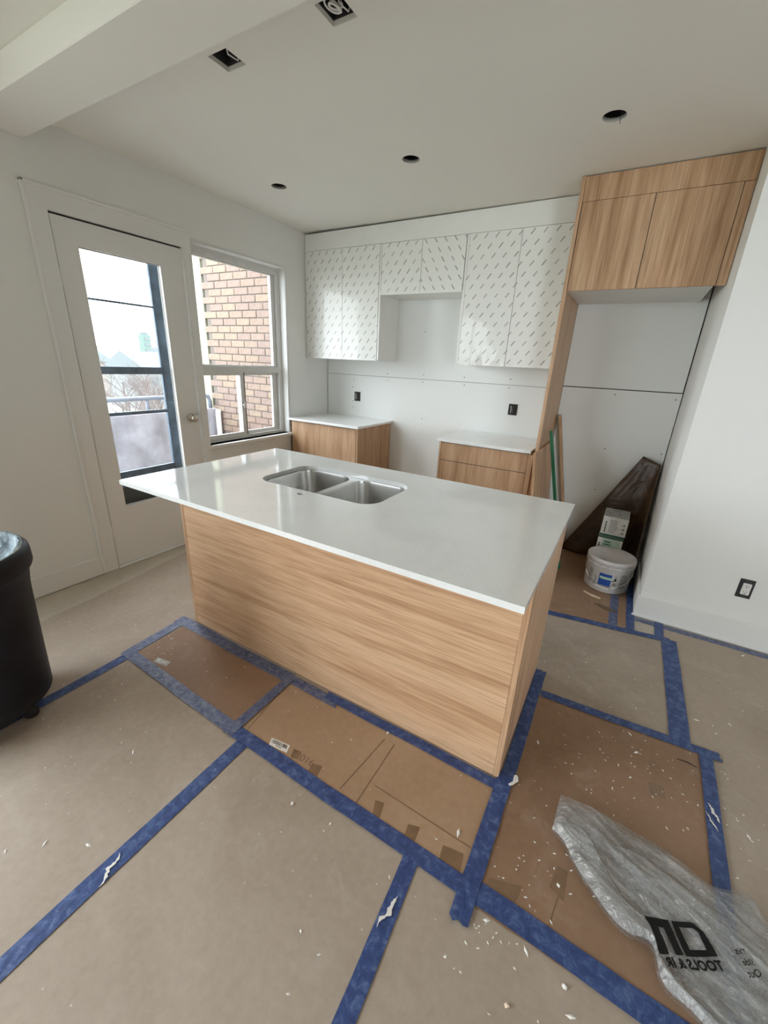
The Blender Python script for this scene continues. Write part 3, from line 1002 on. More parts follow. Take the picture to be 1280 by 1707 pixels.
# brown plastic sheet slumped in the alcove
TL, TR, BL_, BR_ = Vector((3.085, -0.045, 0.885)), Vector((3.205, -0.10, 0.845)), Vector((2.63, -0.10, 0.006)), Vector((3.20, -0.52, 0.006))
b = bmesh.new()
NU, NV = 26, 36
gr = []
for j in range(NV + 1):
    v = j / NV
    row = []
    for i in range(NU + 1):
        u = i / NU
        p = (TL.lerp(TR, u)).lerp(BL_.lerp(BR_, u), v)
        p.y = (TL.y + (TR.y - TL.y) * u) * (1 - v) + (BL_.y + (BR_.y - BL_.y) * u ** 8) * v
        fold = math.sin(u * 9 + v * 2.2) * 0.022 * min(1, v * 2.5) * (1 - abs(2 * u - 1) * 0.4)
        q = noise.noise(Vector((u * 4, v * 5, 0.4))) * 0.03 * min(1, v * 3)
        y = min(p.y + (fold + q) * 0.8 - 0.10 * math.sin(PI * v) * (1 - u) * 0.2, -0.012)
        x = min(p.x + fold * 0.4, XR - 0.016)
        row.append(b.verts.new((x, y, max(p.z, 0.005))))
    gr.append(row)
for j in range(NV):
    for i in range(NU):
        b.faces.new((gr[j][i], gr[j][i + 1], gr[j + 1][i + 1], gr[j + 1][i]))
ex = bmesh.ops.extrude_face_region(b, geom=b.faces[:])
bmesh.ops.translate(b, verts=[x for x in ex['geom'] if isinstance(x, bmesh.types.BMVert)], vec=(-0.002, -0.003, 0.002))
solo('brown_sheet', b, MAT['brown'], (3.0, -0.2, 0.005), 'dark brown plastic sheet slumped in the fridge alcove corner behind the cartons', 'sheet', None, True)

# white cartons stacked behind the pail
def carton(z, ang, dx, label, lower):
    c = Vector((3.004 + dx, -0.307, z))
    t = thing('carton', label, 'box', c, None)
    rot = Matrix.Rotation(ang, 3, 'Z')
    def put(name, b, mat, par=None):
        bmesh.ops.rotate(b, verts=b.verts, matrix=rot)
        return link_mesh(name, b, mat, par or t, local=True)
    W, D, HH = 0.0830, 0.115, 0.153
    b = bmesh.new()
    box(b, -W, W, -D, D, 0.001, HH, bev=0.003)
    body = put('carton_body', b, MAT['carton'])
    put('carton_lid', bx(-W + .002, W - .002, -D + .002, D - .002, HH, HH + 0.0015), MAT['carton_top'])
    yf = -D - 0.0006
    def mark(name, x0, x1, z0, z1, mt):
        put(name, bx(x0, x1, yf - 0.0004, yf + 0.0012, z0, z1), MAT[mt], body)
    b = bmesh.new()
    for k in range(9):
        z_ = 0.035 + k * 0.0115
        box(b, -0.033, R.uniform(0.005, 0.03), yf - 0.0004, yf + 0.001, z_, z_ + 0.0035)
    if not lower:
        put('small_print', b, MAT['ink_g'], body)['kind'] = 'stuff'
        b = bmesh.new()
        for z_ in (0.034, 0.066, 0.098):
            box(b, 0.045, 0.072, yf - 0.0004, yf + 0.001, z_, z_ + 0.004)
            box(b, 0.055, 0.066, yf - 0.0004, yf + 0.001, z_ + 0.005, z_ + 0.015)
        put('icon_print', b, MAT['ink_g'], body)
        b = bmesh.new()
        for k in range(7):
            box(b, -0.062 + (k % 2) * 0.002, -0.053, yf - 0.0004, yf + 0.001, 0.030 + k * 0.0125, 0.040 + k * 0.0125)
        put('upright_lettering', b, MAT['ink'], body)
        put('green_band', bx(-W - .0006, W + .0006, yf, -D + 0.002, 0.002, 0.016), MAT['ink_green'], body)
    else:
        b.free()
        mark('green_field', -0.05, 0.07, 0.02, 0.135, 'ink_mint')
        b = bmesh.new()
        box(b, -0.035, 0.006, yf - 0.0009, yf + 0.001, 0.108, 0.118)
        box(b, -0.040, 0.010, yf - 0.0009, yf + 0.001, 0.088, 0.096)
        put('dark_lettering', b, MAT['ink_green'], body)
        put('green_band', bx(-W - .0006, W + .0006, yf, -D + 0.002, 0.140, 0.152), MAT['ink_green'], body)
        b = bmesh.new()
        for k in range(5):
            box(b, -0.072, -0.062, yf - 0.0004, yf + 0.001, 0.030 + k * 0.0145, 0.040 + k * 0.0145)
        put('upright_lettering', b, MAT['ink'], body)
    # print on the lid
    b = bmesh.new()
    for i in range(5):
        for j in range(4):
            if R.random() < 0.7:
                x0 = -W + 0.012 + i * 0.020
                y0 = -D + 0.02 + j * 0.05
                box(b, x0, x0 + R.uniform(.006, .016), y0, y0 + R.uniform(.015, .04), HH + 0.0015, HH + 0.0019)
    put('lid_print', b, MAT['ink_g'])['kind'] = 'stuff'
carton(0.0035, -0.02, -0.004, 'lowest white carton of the stack, hidden behind the white pail', True)
carton(0.164, -0.03, -0.003, 'middle white carton with a green printed field behind the pail', True)
carton(0.322, -0.02, 0.0, 'top white carton with small grey print and a dark green band', False)

# mortar pail
PC = (3.031, -0.582)
pl = thing('mortar_pail', 'white plastic pail with lid, blue label and wire handle in the alcove', 'bucket', (*PC, 0.0036))
r0, r1 = 0.1435, 0.150
b = bmesh.new()
lathe(b, [(0.0, 0.0036), (r0 - 0.008, 0.0036), (r0, 0.010), (r1, 0.196), (r1 + 0.004, 0.198), (r1 + 0.004, 0.204), (r1, 0.206), (r1, 0.215), (0.0, 0.215)], PC, 64)
link_mesh('pail_body', b, MAT['pail'], pl, True)
b = bmesh.new()
lathe(b, [(r1 + 0.0005, 0.212), (r1 + 0.0070, 0.213), (r1 + 0.0082, 0.240), (r1 + 0.005, 0.246), (r1 - 0.004, 0.2475), (r1 - 0.012, 0.2455), (r1 - 0.015, 0.2365), (0.0, 0.2360)], PC, 64)
lid = link_mesh('lid', b, MAT['pail_lid'], pl, True)
b = bmesh.new()
for k in range(56):
    a = 2 * PI * k / 56
    c, s = math.cos(a), math.sin(a)
    x, y = PC[0] + (r1 + 0.006) * c, PC[1] + (r1 + 0.006) * s
    vs = box(b, -0.0035, 0.0035, -0.002, 0.002, 0.199, 0.213)
    for v in vs:
        px, py = v.co.x, v.co.y
        v.co.x = x - s * px + c * py
        v.co.y = y + c * px + s * py
link_mesh('lid_teeth', b, MAT['pail'], lid)
def rad(z):
    return r0 + (r1 - r0) * (z - 0.01) / 0.186
VA = math.atan2(-3.72 - PC[1], 2.9 - PC[0])
def on_pail(u, z, d=0.0007):
    a = VA + u / r0
    r = rad(z) + d
    return (PC[0] + r * math.cos(a), PC[1] + r * math.sin(a), z)
def patch(name, u0, u1, z0, z1, mt, d, par):
    b = bmesh.new()
    n = 8
    lo = [b.verts.new(on_pail(u0 + (u1 - u0) * i / n, z0, d)) for i in range(n + 1)]
    hi = [b.verts.new(on_pail(u0 + (u1 - u0) * i / n, z1, d)) for i in range(n + 1)]
    for i in range(n):
        b.faces.new((lo[i], lo[i + 1], hi[i + 1], hi[i]))
    return link_mesh(name, b, MAT[mt], par, True)
lb = patch('blue_label', -0.045, 0.032, 0.062, 0.152, 'ink_blue', 0.0008, pl)
patch('label_lettering', -0.040, 0.034, 0.112, 0.130, 'ink_lime', 0.0014, lb)
b = bmesh.new()
def bar(u0, u1, z0, z1, d=0.0009):
    lo = [b.verts.new(on_pail(u0 + (u1 - u0) * i / 3, z0, d)) for i in range(4)]
    hi = [b.verts.new(on_pail(u0 + (u1 - u0) * i / 3, z1, d)) for i in range(4)]
    for i in range(3):
        b.faces.new((lo[i], lo[i + 1], hi[i + 1], hi[i]))
for k in range(12):
    z = 0.055 + k * 0.009
    bar(0.088, 0.088 + R.uniform(.04, .06), z, z + 0.0045)
    bar(-0.125, -0.125 + R.uniform(.015, .045), z, z + 0.004)
    if k < 8:
        bar(-0.075, -0.075 + R.uniform(.008, .022), z, z + 0.004)
link_mesh('small_print', b, MAT['ink_g'], pl)['kind'] = 'stuff'
b = bmesh.new()
bar(0.050, 0.062, 0.110, 0.128)
bar(0.053, 0.059, 0.128, 0.134)
bar(0.036, 0.050, 0.106, 0.111)
for k in range(14):
    a0, a1 = 2 * PI * k / 14, 2 * PI * (k + 1) / 14
    q = [b.verts.new(on_pail(0.055 + rr * math.cos(a), 0.084 + rr * math.sin(a), 0.0009)) for a, rr in ((a0, .007), (a1, .007), (a1, .010), (a0, .010))]
    b.faces.new(q)
bar(0.051, 0.059, 0.082, 0.086)
bar(0.050, 0.060, 0.142, 0.146)
link_mesh('black_icons', b, MAT['ink'], pl)
# wire handle hanging in front, with its white grip
b = bmesh.new()
hp = []
for k in range(25):
    t_ = k / 24
    u = -0.215 + 0.43 * t_
    z = 0.190 - 0.135 * math.sin(PI * t_) ** 0.8
    hp.append(on_pail(u, z, 0.010 if 0.05 < t_ < .95 else 0.004))
tube(b, hp, 0.0022, 6)
hd = link_mesh('wire_handle', b, MAT['chrome'], pl, True)
b = bmesh.new()
tube(b, [on_pail(-0.06 + 0.085 * k / 6, 0.055 - 0.0016 * k, 0.010) for k in range(7)], 0.0058, 8)
link_mesh('grip', b, MAT['white_plastic'], hd, True)

# ------------------------------------------------------------------ outlets
def outlet_white():
    t = thing('wall_outlet', 'white duplex outlet without cover plate in a black box on the right wall', 'outlet', (3.698, YR, 0.355))
    x, z = 3.698, 0.354
    link_mesh('box_rim', bx(x - 0.034, x + 0.034, YR - 0.003, YR - 0.0005, z - 0.058, z + 0.058, bev=0.001), MAT['black'], t)
    f = link_mesh('receptacle', bx(x - 0.018, x + 0.022, YR - 0.012, YR - 0.003, z - 0.036, z + 0.036, bev=0.005, seg=2), MAT['white_plastic'], t)
    for dz in (0.019, -0.019):
        for x0, x1, z0, z1 in ((-0.006, -0.004, 0, 0.008), (0.007, 0.009, 0, 0.007), (-0.001, 0.004, -0.009, -0.004)):
            link_mesh('slot', bx(x + x0, x + x1, YR - 0.0126, YR - 0.0115, z + dz + z0, z + dz + z1), MAT['black'], f)
    for dz in (0.047, -0.047):
        link_mesh('yoke_ear', bx(x - 0.013, x + 0.016, YR - 0.006, YR - 0.003, z + dz - 0.005, z + dz + 0.005, bev=0.002), MAT['jbox'], t)
outlet_white()
def outlet_box(x, z, label, w):
    t = thing('outlet_box', label, 'outlet', (x, 0, z))
    link_mesh('box_rim', holed(rect(x - w, x + w, z - 0.047, z + 0.047), [rect(x - w + .006, x + w - .006, z - .041, z + .041)], -0.004, -0.0005, XZ), MAT['black'], t)
    link_mesh('box_back', bx(x - w + .006, x + w - .006, -0.0015, -0.0005, z - .041, z + .041), MAT['void'], t)
    link_mesh('receptacle', bx(x - 0.004, x + 0.006, -0.006, -0.0015, z - .03, z + .03, bev=0.001), MAT['jbox'], t)
    b = bmesh.new()
    tube(b, [(x - 0.02, -0.003, z + .03), (x - 0.012, -0.014, z + .0), (x - .016, -0.008, z - .03)], 0.0025, 6)
    link_mesh('wire', b, MAT['cable'], t, True)
outlet_box(0.402, 1.122, 'open black outlet box on the drywall above the corner worktop', 0.036)
outlet_box(2.038, 1.136, 'open black outlet box on the drywall above the drawer cabinet', 0.038)

# ------------------------------------------------------------------ junction boxes in the ceiling
def junction(s, label, loop):
    x0, x1, y0, y1 = s
    t = thing('junction_box', label, 'junction box', ((x0 + x1) / 2, (y0 + y1) / 2, H + 0.09))
    link_mesh('box_body', holed(rect(x0 - .004, x1 + .004, y0 - .004, y1 + .004), [rect(x0 + .001, x1 - .001, y0 + .001, y1 - .001)], H + 0.017, H + 0.075, XY), MAT['jbox'], t)
    link_mesh('box_back', bx(x0 - .004, x1 + .004, y0 - .004, y1 + .004, H + 0.075, H + 0.08), MAT['void'], t)
    b = bmesh.new()
    cx_, cy_ = (x0 + x1) / 2, (y0 + y1) / 2
    if loop:
        for q, rr in ((0, 0.030), (1, 0.024)):
            pts = [(cx_ - .01 + q * .012 + rr * .8 * math.cos(a), cy_ - .006 + rr * math.sin(a) * 1.1, H + 0.004 + 0.012 * math.sin(a * .5 + q)) for a in [2 * PI * k / 20 for k in range(22)]]
            tube(b, pts, 0.0035, 6)
    tube(b, [(cx_ + .030, y0 + .01, H + .06), (cx_ + .018, cy_ - .01, H + .010), (cx_ + .028, cy_ + .03, H + .008), (cx_ + .034, y1 - .012, H + .06)], 0.003, 6)
    link_mesh('wire', b, MAT['cable'], t, True)
    for dx, dy in ((.018, .02), (.075, .085)):
        b = bmesh.new()
        tube(b, [(x0 + dx, y0 + dy, H + .04), (x0 + dx + .004, y0 + dy, H + .062)], 0.006, 8)
        link_mesh('wire_nut', b, MAT['cable'], t, True)
junction(SQ[0], 'open square ceiling box with one loose wire, nearer the door', False)
junction(SQ[1], 'open square ceiling box with a coil of cable at the top picture edge', True)

# ------------------------------------------------------------------ trash bin
BC = (0.889, -3.406)
tb = thing('trash_bin', 'big round black trash bin with a grey liner on casters at the left edge', 'bin', (*BC, 0.0))
b = bmesh.new()
lathe(b, [(0.0, 0.086), (0.205, 0.086), (0.221, 0.096), (0.2225, 0.14), (0.226, 0.25), (0.232, 0.40), (0.2385, 0.556), (0.243, 0.600), (0.246, 0.618),
          (0.248, 0.638), (0.250, 0.640), (0.251, 0.655), (0.262, 0.662), (0.266, 0.672), (0.266, 0.716), (0.263, 0.732), (0.252, 0.746), (0.246, 0.748), (0.240, 0.744), (0.236, 0.70), (0.236, 0.66), (0.222, 0.30)], BC, 72)
bb = link_mesh('bin_body', b, MAT['bin'], tb, True)
b = bmesh.new()
rows = []
n = 72
for i, (r, z) in enumerate([(0.2505, 0.742), (0.247, 0.7505), (0.240, 0.7500), (0.232, 0.735), (0.226, 0.70), (0.20, 0.655), (0.15, 0.635), (0.10, 0.63), (0.05, 0.64)]):
    row = []
    for k in range(n):
        a = 2 * PI * k / n
        w = noise.noise(Vector((math.cos(a) * 4, math.sin(a) * 4, i * .5))) * (0.0 if i < 2 else 0.012 + 0.004 * i)
        row.append(b.verts.new((BC[0] + r * math.cos(a), BC[1] + r * math.sin(a), z + w)))
    rows.append(row)
for p, q in zip(rows, rows[1:]):
    for k in range(n):
        b.faces.new((p[k], p[(k + 1) % n], q[(k + 1) % n], q[k]))
b.faces.new(rows[-1])
link_mesh('liner', b, MAT['liner'], tb, True)
b = bmesh.new()
a = -0.70
px, py = math.cos(a), math.sin(a)
tube(b, [(BC[0] + .247 * px - .05 * -py, BC[1] + .247 * py - .05 * px, .60), (BC[0] + .285 * px - .045 * -py, BC[1] + .285 * py - .045 * px, .575),
         (BC[0] + .285 * px + .045 * -py, BC[1] + .285 * py + .045 * px, .575), (BC[0] + .247 * px + .05 * -py, BC[1] + .247 * py + .05 * px, .60)], 0.013, 8)
link_mesh('side_handle', b, MAT['bin'], tb, True)
b = bmesh.new()
lathe(b, [(0.0, 0.066), (0.185, 0.066), (0.195, 0.072), (0.197, 0.084), (0.0, 0.084)], BC, 48)
link_mesh('dolly', b, MAT['rubber'], tb, True)
for k in range(5):
    a = 0.60 + 2 * PI * k / 5
    x, y = BC[0] + .165 * math.cos(a), BC[1] + .165 * math.sin(a)
    b = bmesh.new()
    lathe(b, [(0.0, -0.012), (0.022, -0.012), (0.027, -0.008), (0.027, 0.008), (0.022, 0.012), (0.0, 0.012)], (0, 0), 20)
    bmesh.ops.rotate(b, verts=b.verts, matrix=Matrix.Rotation(PI / 2, 3, 'X') )
    bmesh.ops.rotate(b, verts=b.verts, matrix=Matrix.Rotation(a + .6, 3, 'Z'))
    bmesh.ops.translate(b, verts=b.verts, vec=(x, y, 0.030))
    cst = link_mesh('caster', b, MAT['rubber'], tb, True)
    b = bmesh.new()
    box(b, x - .016, x + .016, y - .016, y + .016, 0.05, 0.067, bev=0.003)
    link_mesh('fork', b, MAT['jbox'], cst)

# ------------------------------------------------------------------ floor coverings
def wavy(pts, amp=0.004, step=0.06, seed=0):
    rr = random.Random(seed)
    out = []
    n = len(pts)
    for i in range(n):
        a, c = Vector(pts[i]), Vector(pts[(i + 1) % n])
        k = max(1, int((c - a).length / step))
        nrm = Vector((-(c - a).y, (c - a).x)).normalized()
        for j in range(k):
            q = a.lerp(c, j / k)
            if j:
                q = q + nrm * rr.uniform(-amp, amp)
            out.append((q.x, q.y))
    return out
def sheet(name, pts, z0, z1, mat, label, cat, amp=0.003, seed=1, group=None, step=0.06):
    c = (sum(p[0] for p in pts) / len(pts), sum(p[1] for p in pts) / len(pts), z0)
    return solo(name, poly_sheet(wavy(pts, amp, step, seed), z0, z1), MAT[mat], c, label, cat, group)
edge = [(0.30, -3.6), (0.292, -3.02), (0.273, -2.735), (0.239, -2.537), (0.20, -2.3), (0.154, -2.042), (0.13, -1.8), (0.12, -1.2), (0.10, -0.66)]
sheet('builder_paper', [(0.40, -7.6), (0.36, -5.0)] + edge + [(2.70, -0.66), (2.70, -1.20), (3.36, -1.12), (3.4, -0.93), (9.15, -0.95), (9.15, -7.6)], 0.0004, 0.0016, 'paper',
      'large sheet of grey-brown builder paper covering most of the floor', 'paper', 0.004, 3, step=0.12)
sheet('grey_board', [(2.80, -1.965), (3.385, -1.91), (3.375, -1.135), (2.66, -1.225), (2.66, -1.80), (2.80, -1.81)], 0.0018, 0.0030, 'grey_paper',
      'grey-brown floor board taped down right of the island, by the white wall', 'board', 0.002, 4)
c1 = sheet('cardboard_sheet', [(0.985, -2.885), (1.775, -2.895), (1.765, -2.53), (0.985, -2.53)], 0.0018, 0.0034, 'card_d',
           'darker brown cardboard taped before the left end of the island', 'cardboard', 0.003, 5)
c2 = sheet('cardboard_sheet', [(1.785, -2.895), (2.80, -2.895), (2.80, -2.53), (1.775, -2.53)], 0.0020, 0.0040, 'card',
           'light brown flattened carton taped before the right half of the island', 'cardboard', 0.003, 6)
c3 = sheet('cardboard_sheet', [(2.80, -2.94), (3.50, -2.94), (3.475, -1.935), (2.80, -1.99)], 0.0032, 0.0052, 'card_d',
           'stained brown cardboard under the clear plastic bag', 'cardboard', 0.003, 7)
c4 = sheet('cardboard_sheet', [(2.60, -1.21), (3.205, -1.14), (3.205, -0.03), (2.60, -0.03)], 0.0018, 0.0034, 'card_d',
           'brown cardboard under the pail in the fridge alcove', 'cardboard', 0.002, 8)
# creases of the flattened cartons and packing tape on them
def strip2(a, c, w, z0, z1):
    a, c = Vector((*a, 0)), Vector((*c, 0))
    d = (c - a).normalized()
    n_ = Vector((-d.y, d.x, 0)) * w / 2
    pts = [a - n_, c - n_, c + n_, a + n_]
    return poly_sheet([(p.x, p.y) for p in pts], z0, z1)
for a, c in (((2.331, -2.60), (2.300, -2.87)), ((2.377, -2.60), (2.378, -2.89)), ((1.784, -2.60), (1.824, -2.87)), ((2.40, -2.79), (2.79, -2.80))):
    link_mesh('crease', strip2(a, c, 0.0035, 0.0040, 0.0046), MAT['packing'], c2)
for a, c in (((3.02, -2.93), (3.05, -2.70)), ((2.86, -2.30), (3.30, -2.10))):
    link_mesh('crease', strip2(a, c, 0.003, 0.0052, 0.0057), MAT['packing'], c3)
PT = [([(2.43, -2.835), (2.462, -2.827), (2.476, -2.883), (2.453, -2.893)], c2), ([(2.567, -2.844), (2.606, -2.831), (2.611, -2.896), (2.576, -2.903)], c2),
      ([(2.693, -2.840), (2.759, -2.829), (2.768, -2.885), (2.700, -2.895)], c2), ([(2.15, -2.845), (2.19, -2.835), (2.20, -2.878), (2.16, -2.885)], c2),
      ([(2.048, -2.838), (2.082, -2.830), (2.094, -2.862), (2.064, -2.872)], c2),
      ([(2.850, -2.849), (2.942, -2.818), (2.930, -2.877), (2.846, -2.890)], c3), ([(3.027, -2.701), (3.054, -2.703), (3.054, -2.791), (3.012, -2.774)], c3),
      ([(3.28, -2.21), (3.33, -2.205), (3.335, -2.26), (3.285, -2.265)], c3)]
for pts, par in PT:
    z = 0.0040 if par is c2 else 0.0052
    link_mesh('packing_tape', poly_sheet(pts, z, z + 0.0006), MAT['packing'], par)
# barcode label, small sticker, faded print on the carton
def label_sheet(name, P, z, par):
    b = poly_sheet(P, z, z + 0.0006)
    return link_mesh(name, b, MAT['chip'], par)
P = [(1.951, -2.877), (2.036, -2.866), (2.024, -2.834), (1.937, -2.847)]
lbm = label_sheet('barcode_label', P, 0.0040, c2)
p0, ux, uy = Vector(P[3]), (Vector(P[2]) - Vector(P[3])), (Vector(P[0]) - Vector(P[3]))
b = bmesh.new()
x = 0.08
while x < 0.9:
    w = R.choice((.012, .02, .035))
    q = [p0 + ux * s + uy * t_ for s, t_ in ((x, .12), (x + w, .12), (x + w, .62), (x, .62))]
    b.faces.new([b.verts.new((v.x, v.y, 0.0048)) for v in q])
    x += w + R.choice((.012, .02, .03))
for k in range(6):
    q = [p0 + ux * s + uy * t_ for s, t_ in ((.35 + k * .05, .72), (.385 + k * .05, .72), (.385 + k * .05, .84), (.35 + k * .05, .84))]
    b.faces.new([b.verts.new((v.x, v.y, 0.0048)) for v in q])
link_mesh('barcode', b, MAT['ink'], lbm)
P = [(1.121, -2.847), (1.203, -2.833), (1.193, -2.800), (1.106, -2.815)]
l2 = link_mesh('shipping_sticker', poly_sheet(P, 0.0034, 0.0039), MAT['carton_top'], c1)
b = bmesh.new()
p0, ux, uy = Vector(P[3]), (Vector(P[2]) - Vector(P[3])), (Vector(P[0]) - Vector(P[3]))
for s0, s1, t0_, t1_ in ((.1, .35, .2, .6), (.42, .9, .2, .3), (.42, .8, .4, .5), (.42, .9, .6, .7), (.1, .5, .78, .86)):
    q = [p0 + ux * s + uy * t_ for s, t_ in ((s0, t0_), (s1, t0_), (s1, t1_), (s0, t1_))]
    b.faces.new([b.verts.new((v.x, v.y, 0.0041)) for v in q])
link_mesh('sticker_print', b, MAT['chip'], l2)
o_, e1, e2 = Vector((2.105, -2.862)), Vector((1, 0.06)).normalized(), Vector((-0.06, 1)).normalized()
b = text_bm('33016', 0.042, lambda u, v: (o_.x + e1.x * u + e2.x * v, o_.y + e1.y * u + e2.y * v, 0.0043))
link_mesh('faded_number', b, MAT['ink_brown'], c2)

# ------------------------------------------------------------------ painter's tape
def tape(a, c, w, z, mat, label, seed, rag=0.008):
    rr = random.Random(seed)
    A, C_ = Vector((*a, 0)), Vector((*c, 0))
    L = (C_ - A).length
    d = (C_ - A) / L
    n_ = Vector((-d.y, d.x, 0))
    k = max(4, int(L / 0.03))
    b = bmesh.new()
    rows = []
    cols = 5
    for i in range(k + 1):
        row = []
        s = L * i / k
        wob = noise.noise(Vector((s * 3, seed, 0))) * 0.004
        for j in range(cols):
            t_ = j / (cols - 1) - 0.5
            ww = w * (1 + 0.05 * noise.noise(Vector((s * 12, seed * 3.1, j))))
            e = rr.uniform(-rag, rag) if i in (0, k) else 0
            h = z + abs(noise.noise(Vector((s * 22, t_ * 3, seed)))) * 0.0022 * (1.2 if 0 < j < cols - 1 else 0.25)
            p = A + d * (s + e) + n_ * (t_ * ww + wob)
            row.append(b.verts.new((p.x, p.y, h)))
        rows.append(row)
    for p, q in zip(rows, rows[1:]):
        for j in range(cols - 1):
            b.faces.new((p[j], p[j + 1], q[j + 1], q[j]))
    ex = bmesh.ops.extrude_face_region(b, geom=b.faces[:])
    bmesh.ops.translate(b, verts=[v for v in ex['geom'] if isinstance(v, bmesh.types.BMVert)], vec=(0, 0, 0.0005))
    mid = A.lerp(C_, 0.5)
    return solo('tape_strip', b, MAT[mat], (mid.x, mid.y, z), label, 'tape', "blue painter's tape on the floor")
T = [
    ((0.974, -3.55), (0.972, -2.86), 0.052, 0.0030, 'tape', 'blue tape running from the black bin to the left cardboard corner'),
    ((0.955, -2.90), (0.935, -2.53), 0.060, 0.0042, 'tape_d', 'grey dusty tape along the left edge of the left cardboard'),
    ((0.962, -2.877), (1.82, -2.905), 0.056, 0.0052, 'tape_d', 'dusty blue tape along the near edge of the left cardboard'),
    ((1.76, -2.905), (2.84, -2.912), 0.054, 0.0062, 'tape', 'blue tape along the near edge of the light brown carton'),
    ((2.80, -2.905), (3.75, -2.925), 0.064, 0.0076, 'tape', 'blue tape along the near edge of the bag cardboard, to the bottom edge'),
    ((1.858, -3.85), (1.858, -2.915), 0.056, 0.0036, 'tape', 'long blue tape running to the bottom left picture edge'),
    ((2.655, -3.55), (2.622, -2.93), 0.050, 0.0038, 'tape', 'blue tape with a white paint smear running to the bottom edge'),
    ((2.806, -2.48), (2.806, -3.00), 0.056, 0.0092, 'tape', 'wide blue tape between the light carton and the bag cardboard'),
    ((2.808, -1.81), (2.812, -2.49), 0.050, 0.0070, 'tape', 'dark blue tape along the right foot of the island'),
    ((2.84, -1.972), (3.54, -1.930), 0.044, 0.0080, 'tape', 'blue tape with a torn end along the far edge of the bag cardboard'),
    ((3.403, -1.105), (3.403, -1.925), 0.078, 0.0066, 'tape', 'widest blue tape along the right edge of the grey board'),
    ((3.487, -1.945), (3.455, -2.95), 0.047, 0.0096, 'tape', 'blue tape with white paint along the right edge of the bag cardboard'),
    ((2.70, -1.222), (3.41, -1.110), 0.048, 0.0054, 'tape', 'blue tape across the mouth of the fridge alcove'),
    ((3.103, -0.70), (3.107, -1.165), 0.050, 0.0038, 'tape_d', 'scuffed blue tape on the cardboard in front of the pail'),
    ((3.190, -0.28), (3.203, -1.145), 0.046, 0.0046, 'tape', 'blue tape along the alcove return wall beside the pail'),
    ((3.358, -0.93), (3.353, -1.125), 0.048, 0.0036, 'tape', 'short blue tape stub by the white wall corner'),
    ((3.22, -0.962), (5.4, -0.962), 0.046, 0.0024, 'tape_d', 'grey-blue tape along the foot of the white base board'),
    ((0.90, -2.555), (1.78, -2.560), 0.064, 0.0048, 'tape_d', 'dusty tape along the left front foot of the island'),
    ((1.50, -2.556), (2.06, -2.562), 0.050, 0.0062, 'tape_d', 'grey overlapping tape piece at the middle front foot of the island'),
    ((1.98, -2.545), (2.80, -2.545), 0.042, 0.0072, 'tape', 'clean blue tape along the right front foot of the island'),
    ((1.774, -2.935), (1.772, -2.575), 0.046, 0.0084, 'tape_d', 'short dusty tape joining the two brown cardboards'),
]
for i, (a, c, w, z, mt, lab) in enumerate(T):
    tape(a, c, w, z, mt, lab, i + 1)

# ------------------------------------------------------------------ clear plastic bag
TOP = [(2.997, -2.470), (3.060, -2.470), (3.123, -2.463), (3.232, -2.472), (3.333, -2.482), (3.430, -2.520), (3.531, -2.490), (3.560, -2.545), (3.66, -2.60), (3.78, -2.66)]
BOT = [(2.990, -2.612), (3.030, -2.632), (3.076, -2.690), (3.162, -2.762), (3.215, -2.785), (3.270, -2.780), (3.295, -2.850), (3.350, -2.870), (3.44, -2.90), (3.60, -2.93)]
def cr_(P_, t_):
    n_ = len(P_) - 1
    s = t_ * n_
    i = min(int(s), n_ - 1)
    f = s - i
    p0, p1, p2, p3 = (Vector(P_[max(i - 1, 0)]), Vector(P_[i]), Vector(P_[i + 1]), Vector(P_[min(i + 2, n_)]))
    return 0.5 * ((2 * p1) + (p2 - p0) * f + (2 * p0 - 5 * p1 + 4 * p2 - p3) * f * f + (3 * p1 - p0 - 3 * p2 + p3) * f ** 3)
def ridged(v):
    return 1 - abs(noise.noise(v)) * 2
def bag_h(x, y, edge):
    d = Vector((x, y, 0))
    al = x * 0.93 - y * 0.37
    ac = x * 0.37 + y * 0.93
    h = 0.012 + 0.018 * edge
    h += 0.018 * edge * ridged(Vector((al * 2.6, ac * 13, 3.3)))
    h += 0.006 * edge * ridged(Vector((al * 9, ac * 34, 7.7)))
    h += 0.012 * edge * math.exp(-((x - 3.08) ** 2 + (y + 2.62) ** 2) / 0.01)
    calm = math.exp(-(((x - 3.345) / 0.10) ** 2 + ((y + 2.752) / 0.08) ** 2))
    return h * (1 - calm * 0.75) + 0.030 * calm * 0.75
bag = thing('plastic_bag', 'crumpled clear plastic bag with mirrored black lettering on the stained cardboard', 'bag', (3.3, -2.68, 0.006))
def bag_layer(name, tops, bots, lift, mat, nu=84, nv=30, flat=1.0):
    b = bmesh.new()
    g = []
    for i in range(nu + 1):
        u = i / nu
        a, c = cr_(tops, u), cr_(bots, u)
        row = []
        for j in range(nv + 1):
            v = j / nv
            p = a.lerp(c, v)
            e = min(1, min(v, 1 - v) * 7, u * 14 + .15)
            row.append(b.verts.new((p.x, p.y, 0.0095 + lift + bag_h(p.x, p.y, max(e, 0.05)) * flat)))
        g.append(row)
    for i in range(nu):
        for j in range(nv):
            b.faces.new((g[i][j], g[i][j + 1], g[i + 1][j + 1], g[i + 1][j]))
    return link_mesh(name, b, MAT[mat], bag, True)
bag_layer('lower_film', TOP, BOT, 0.0, 'bag_c', 60, 20, 0.25)
bag_layer('upper_film', TOP, BOT, 0.004, 'bag', 96, 36)
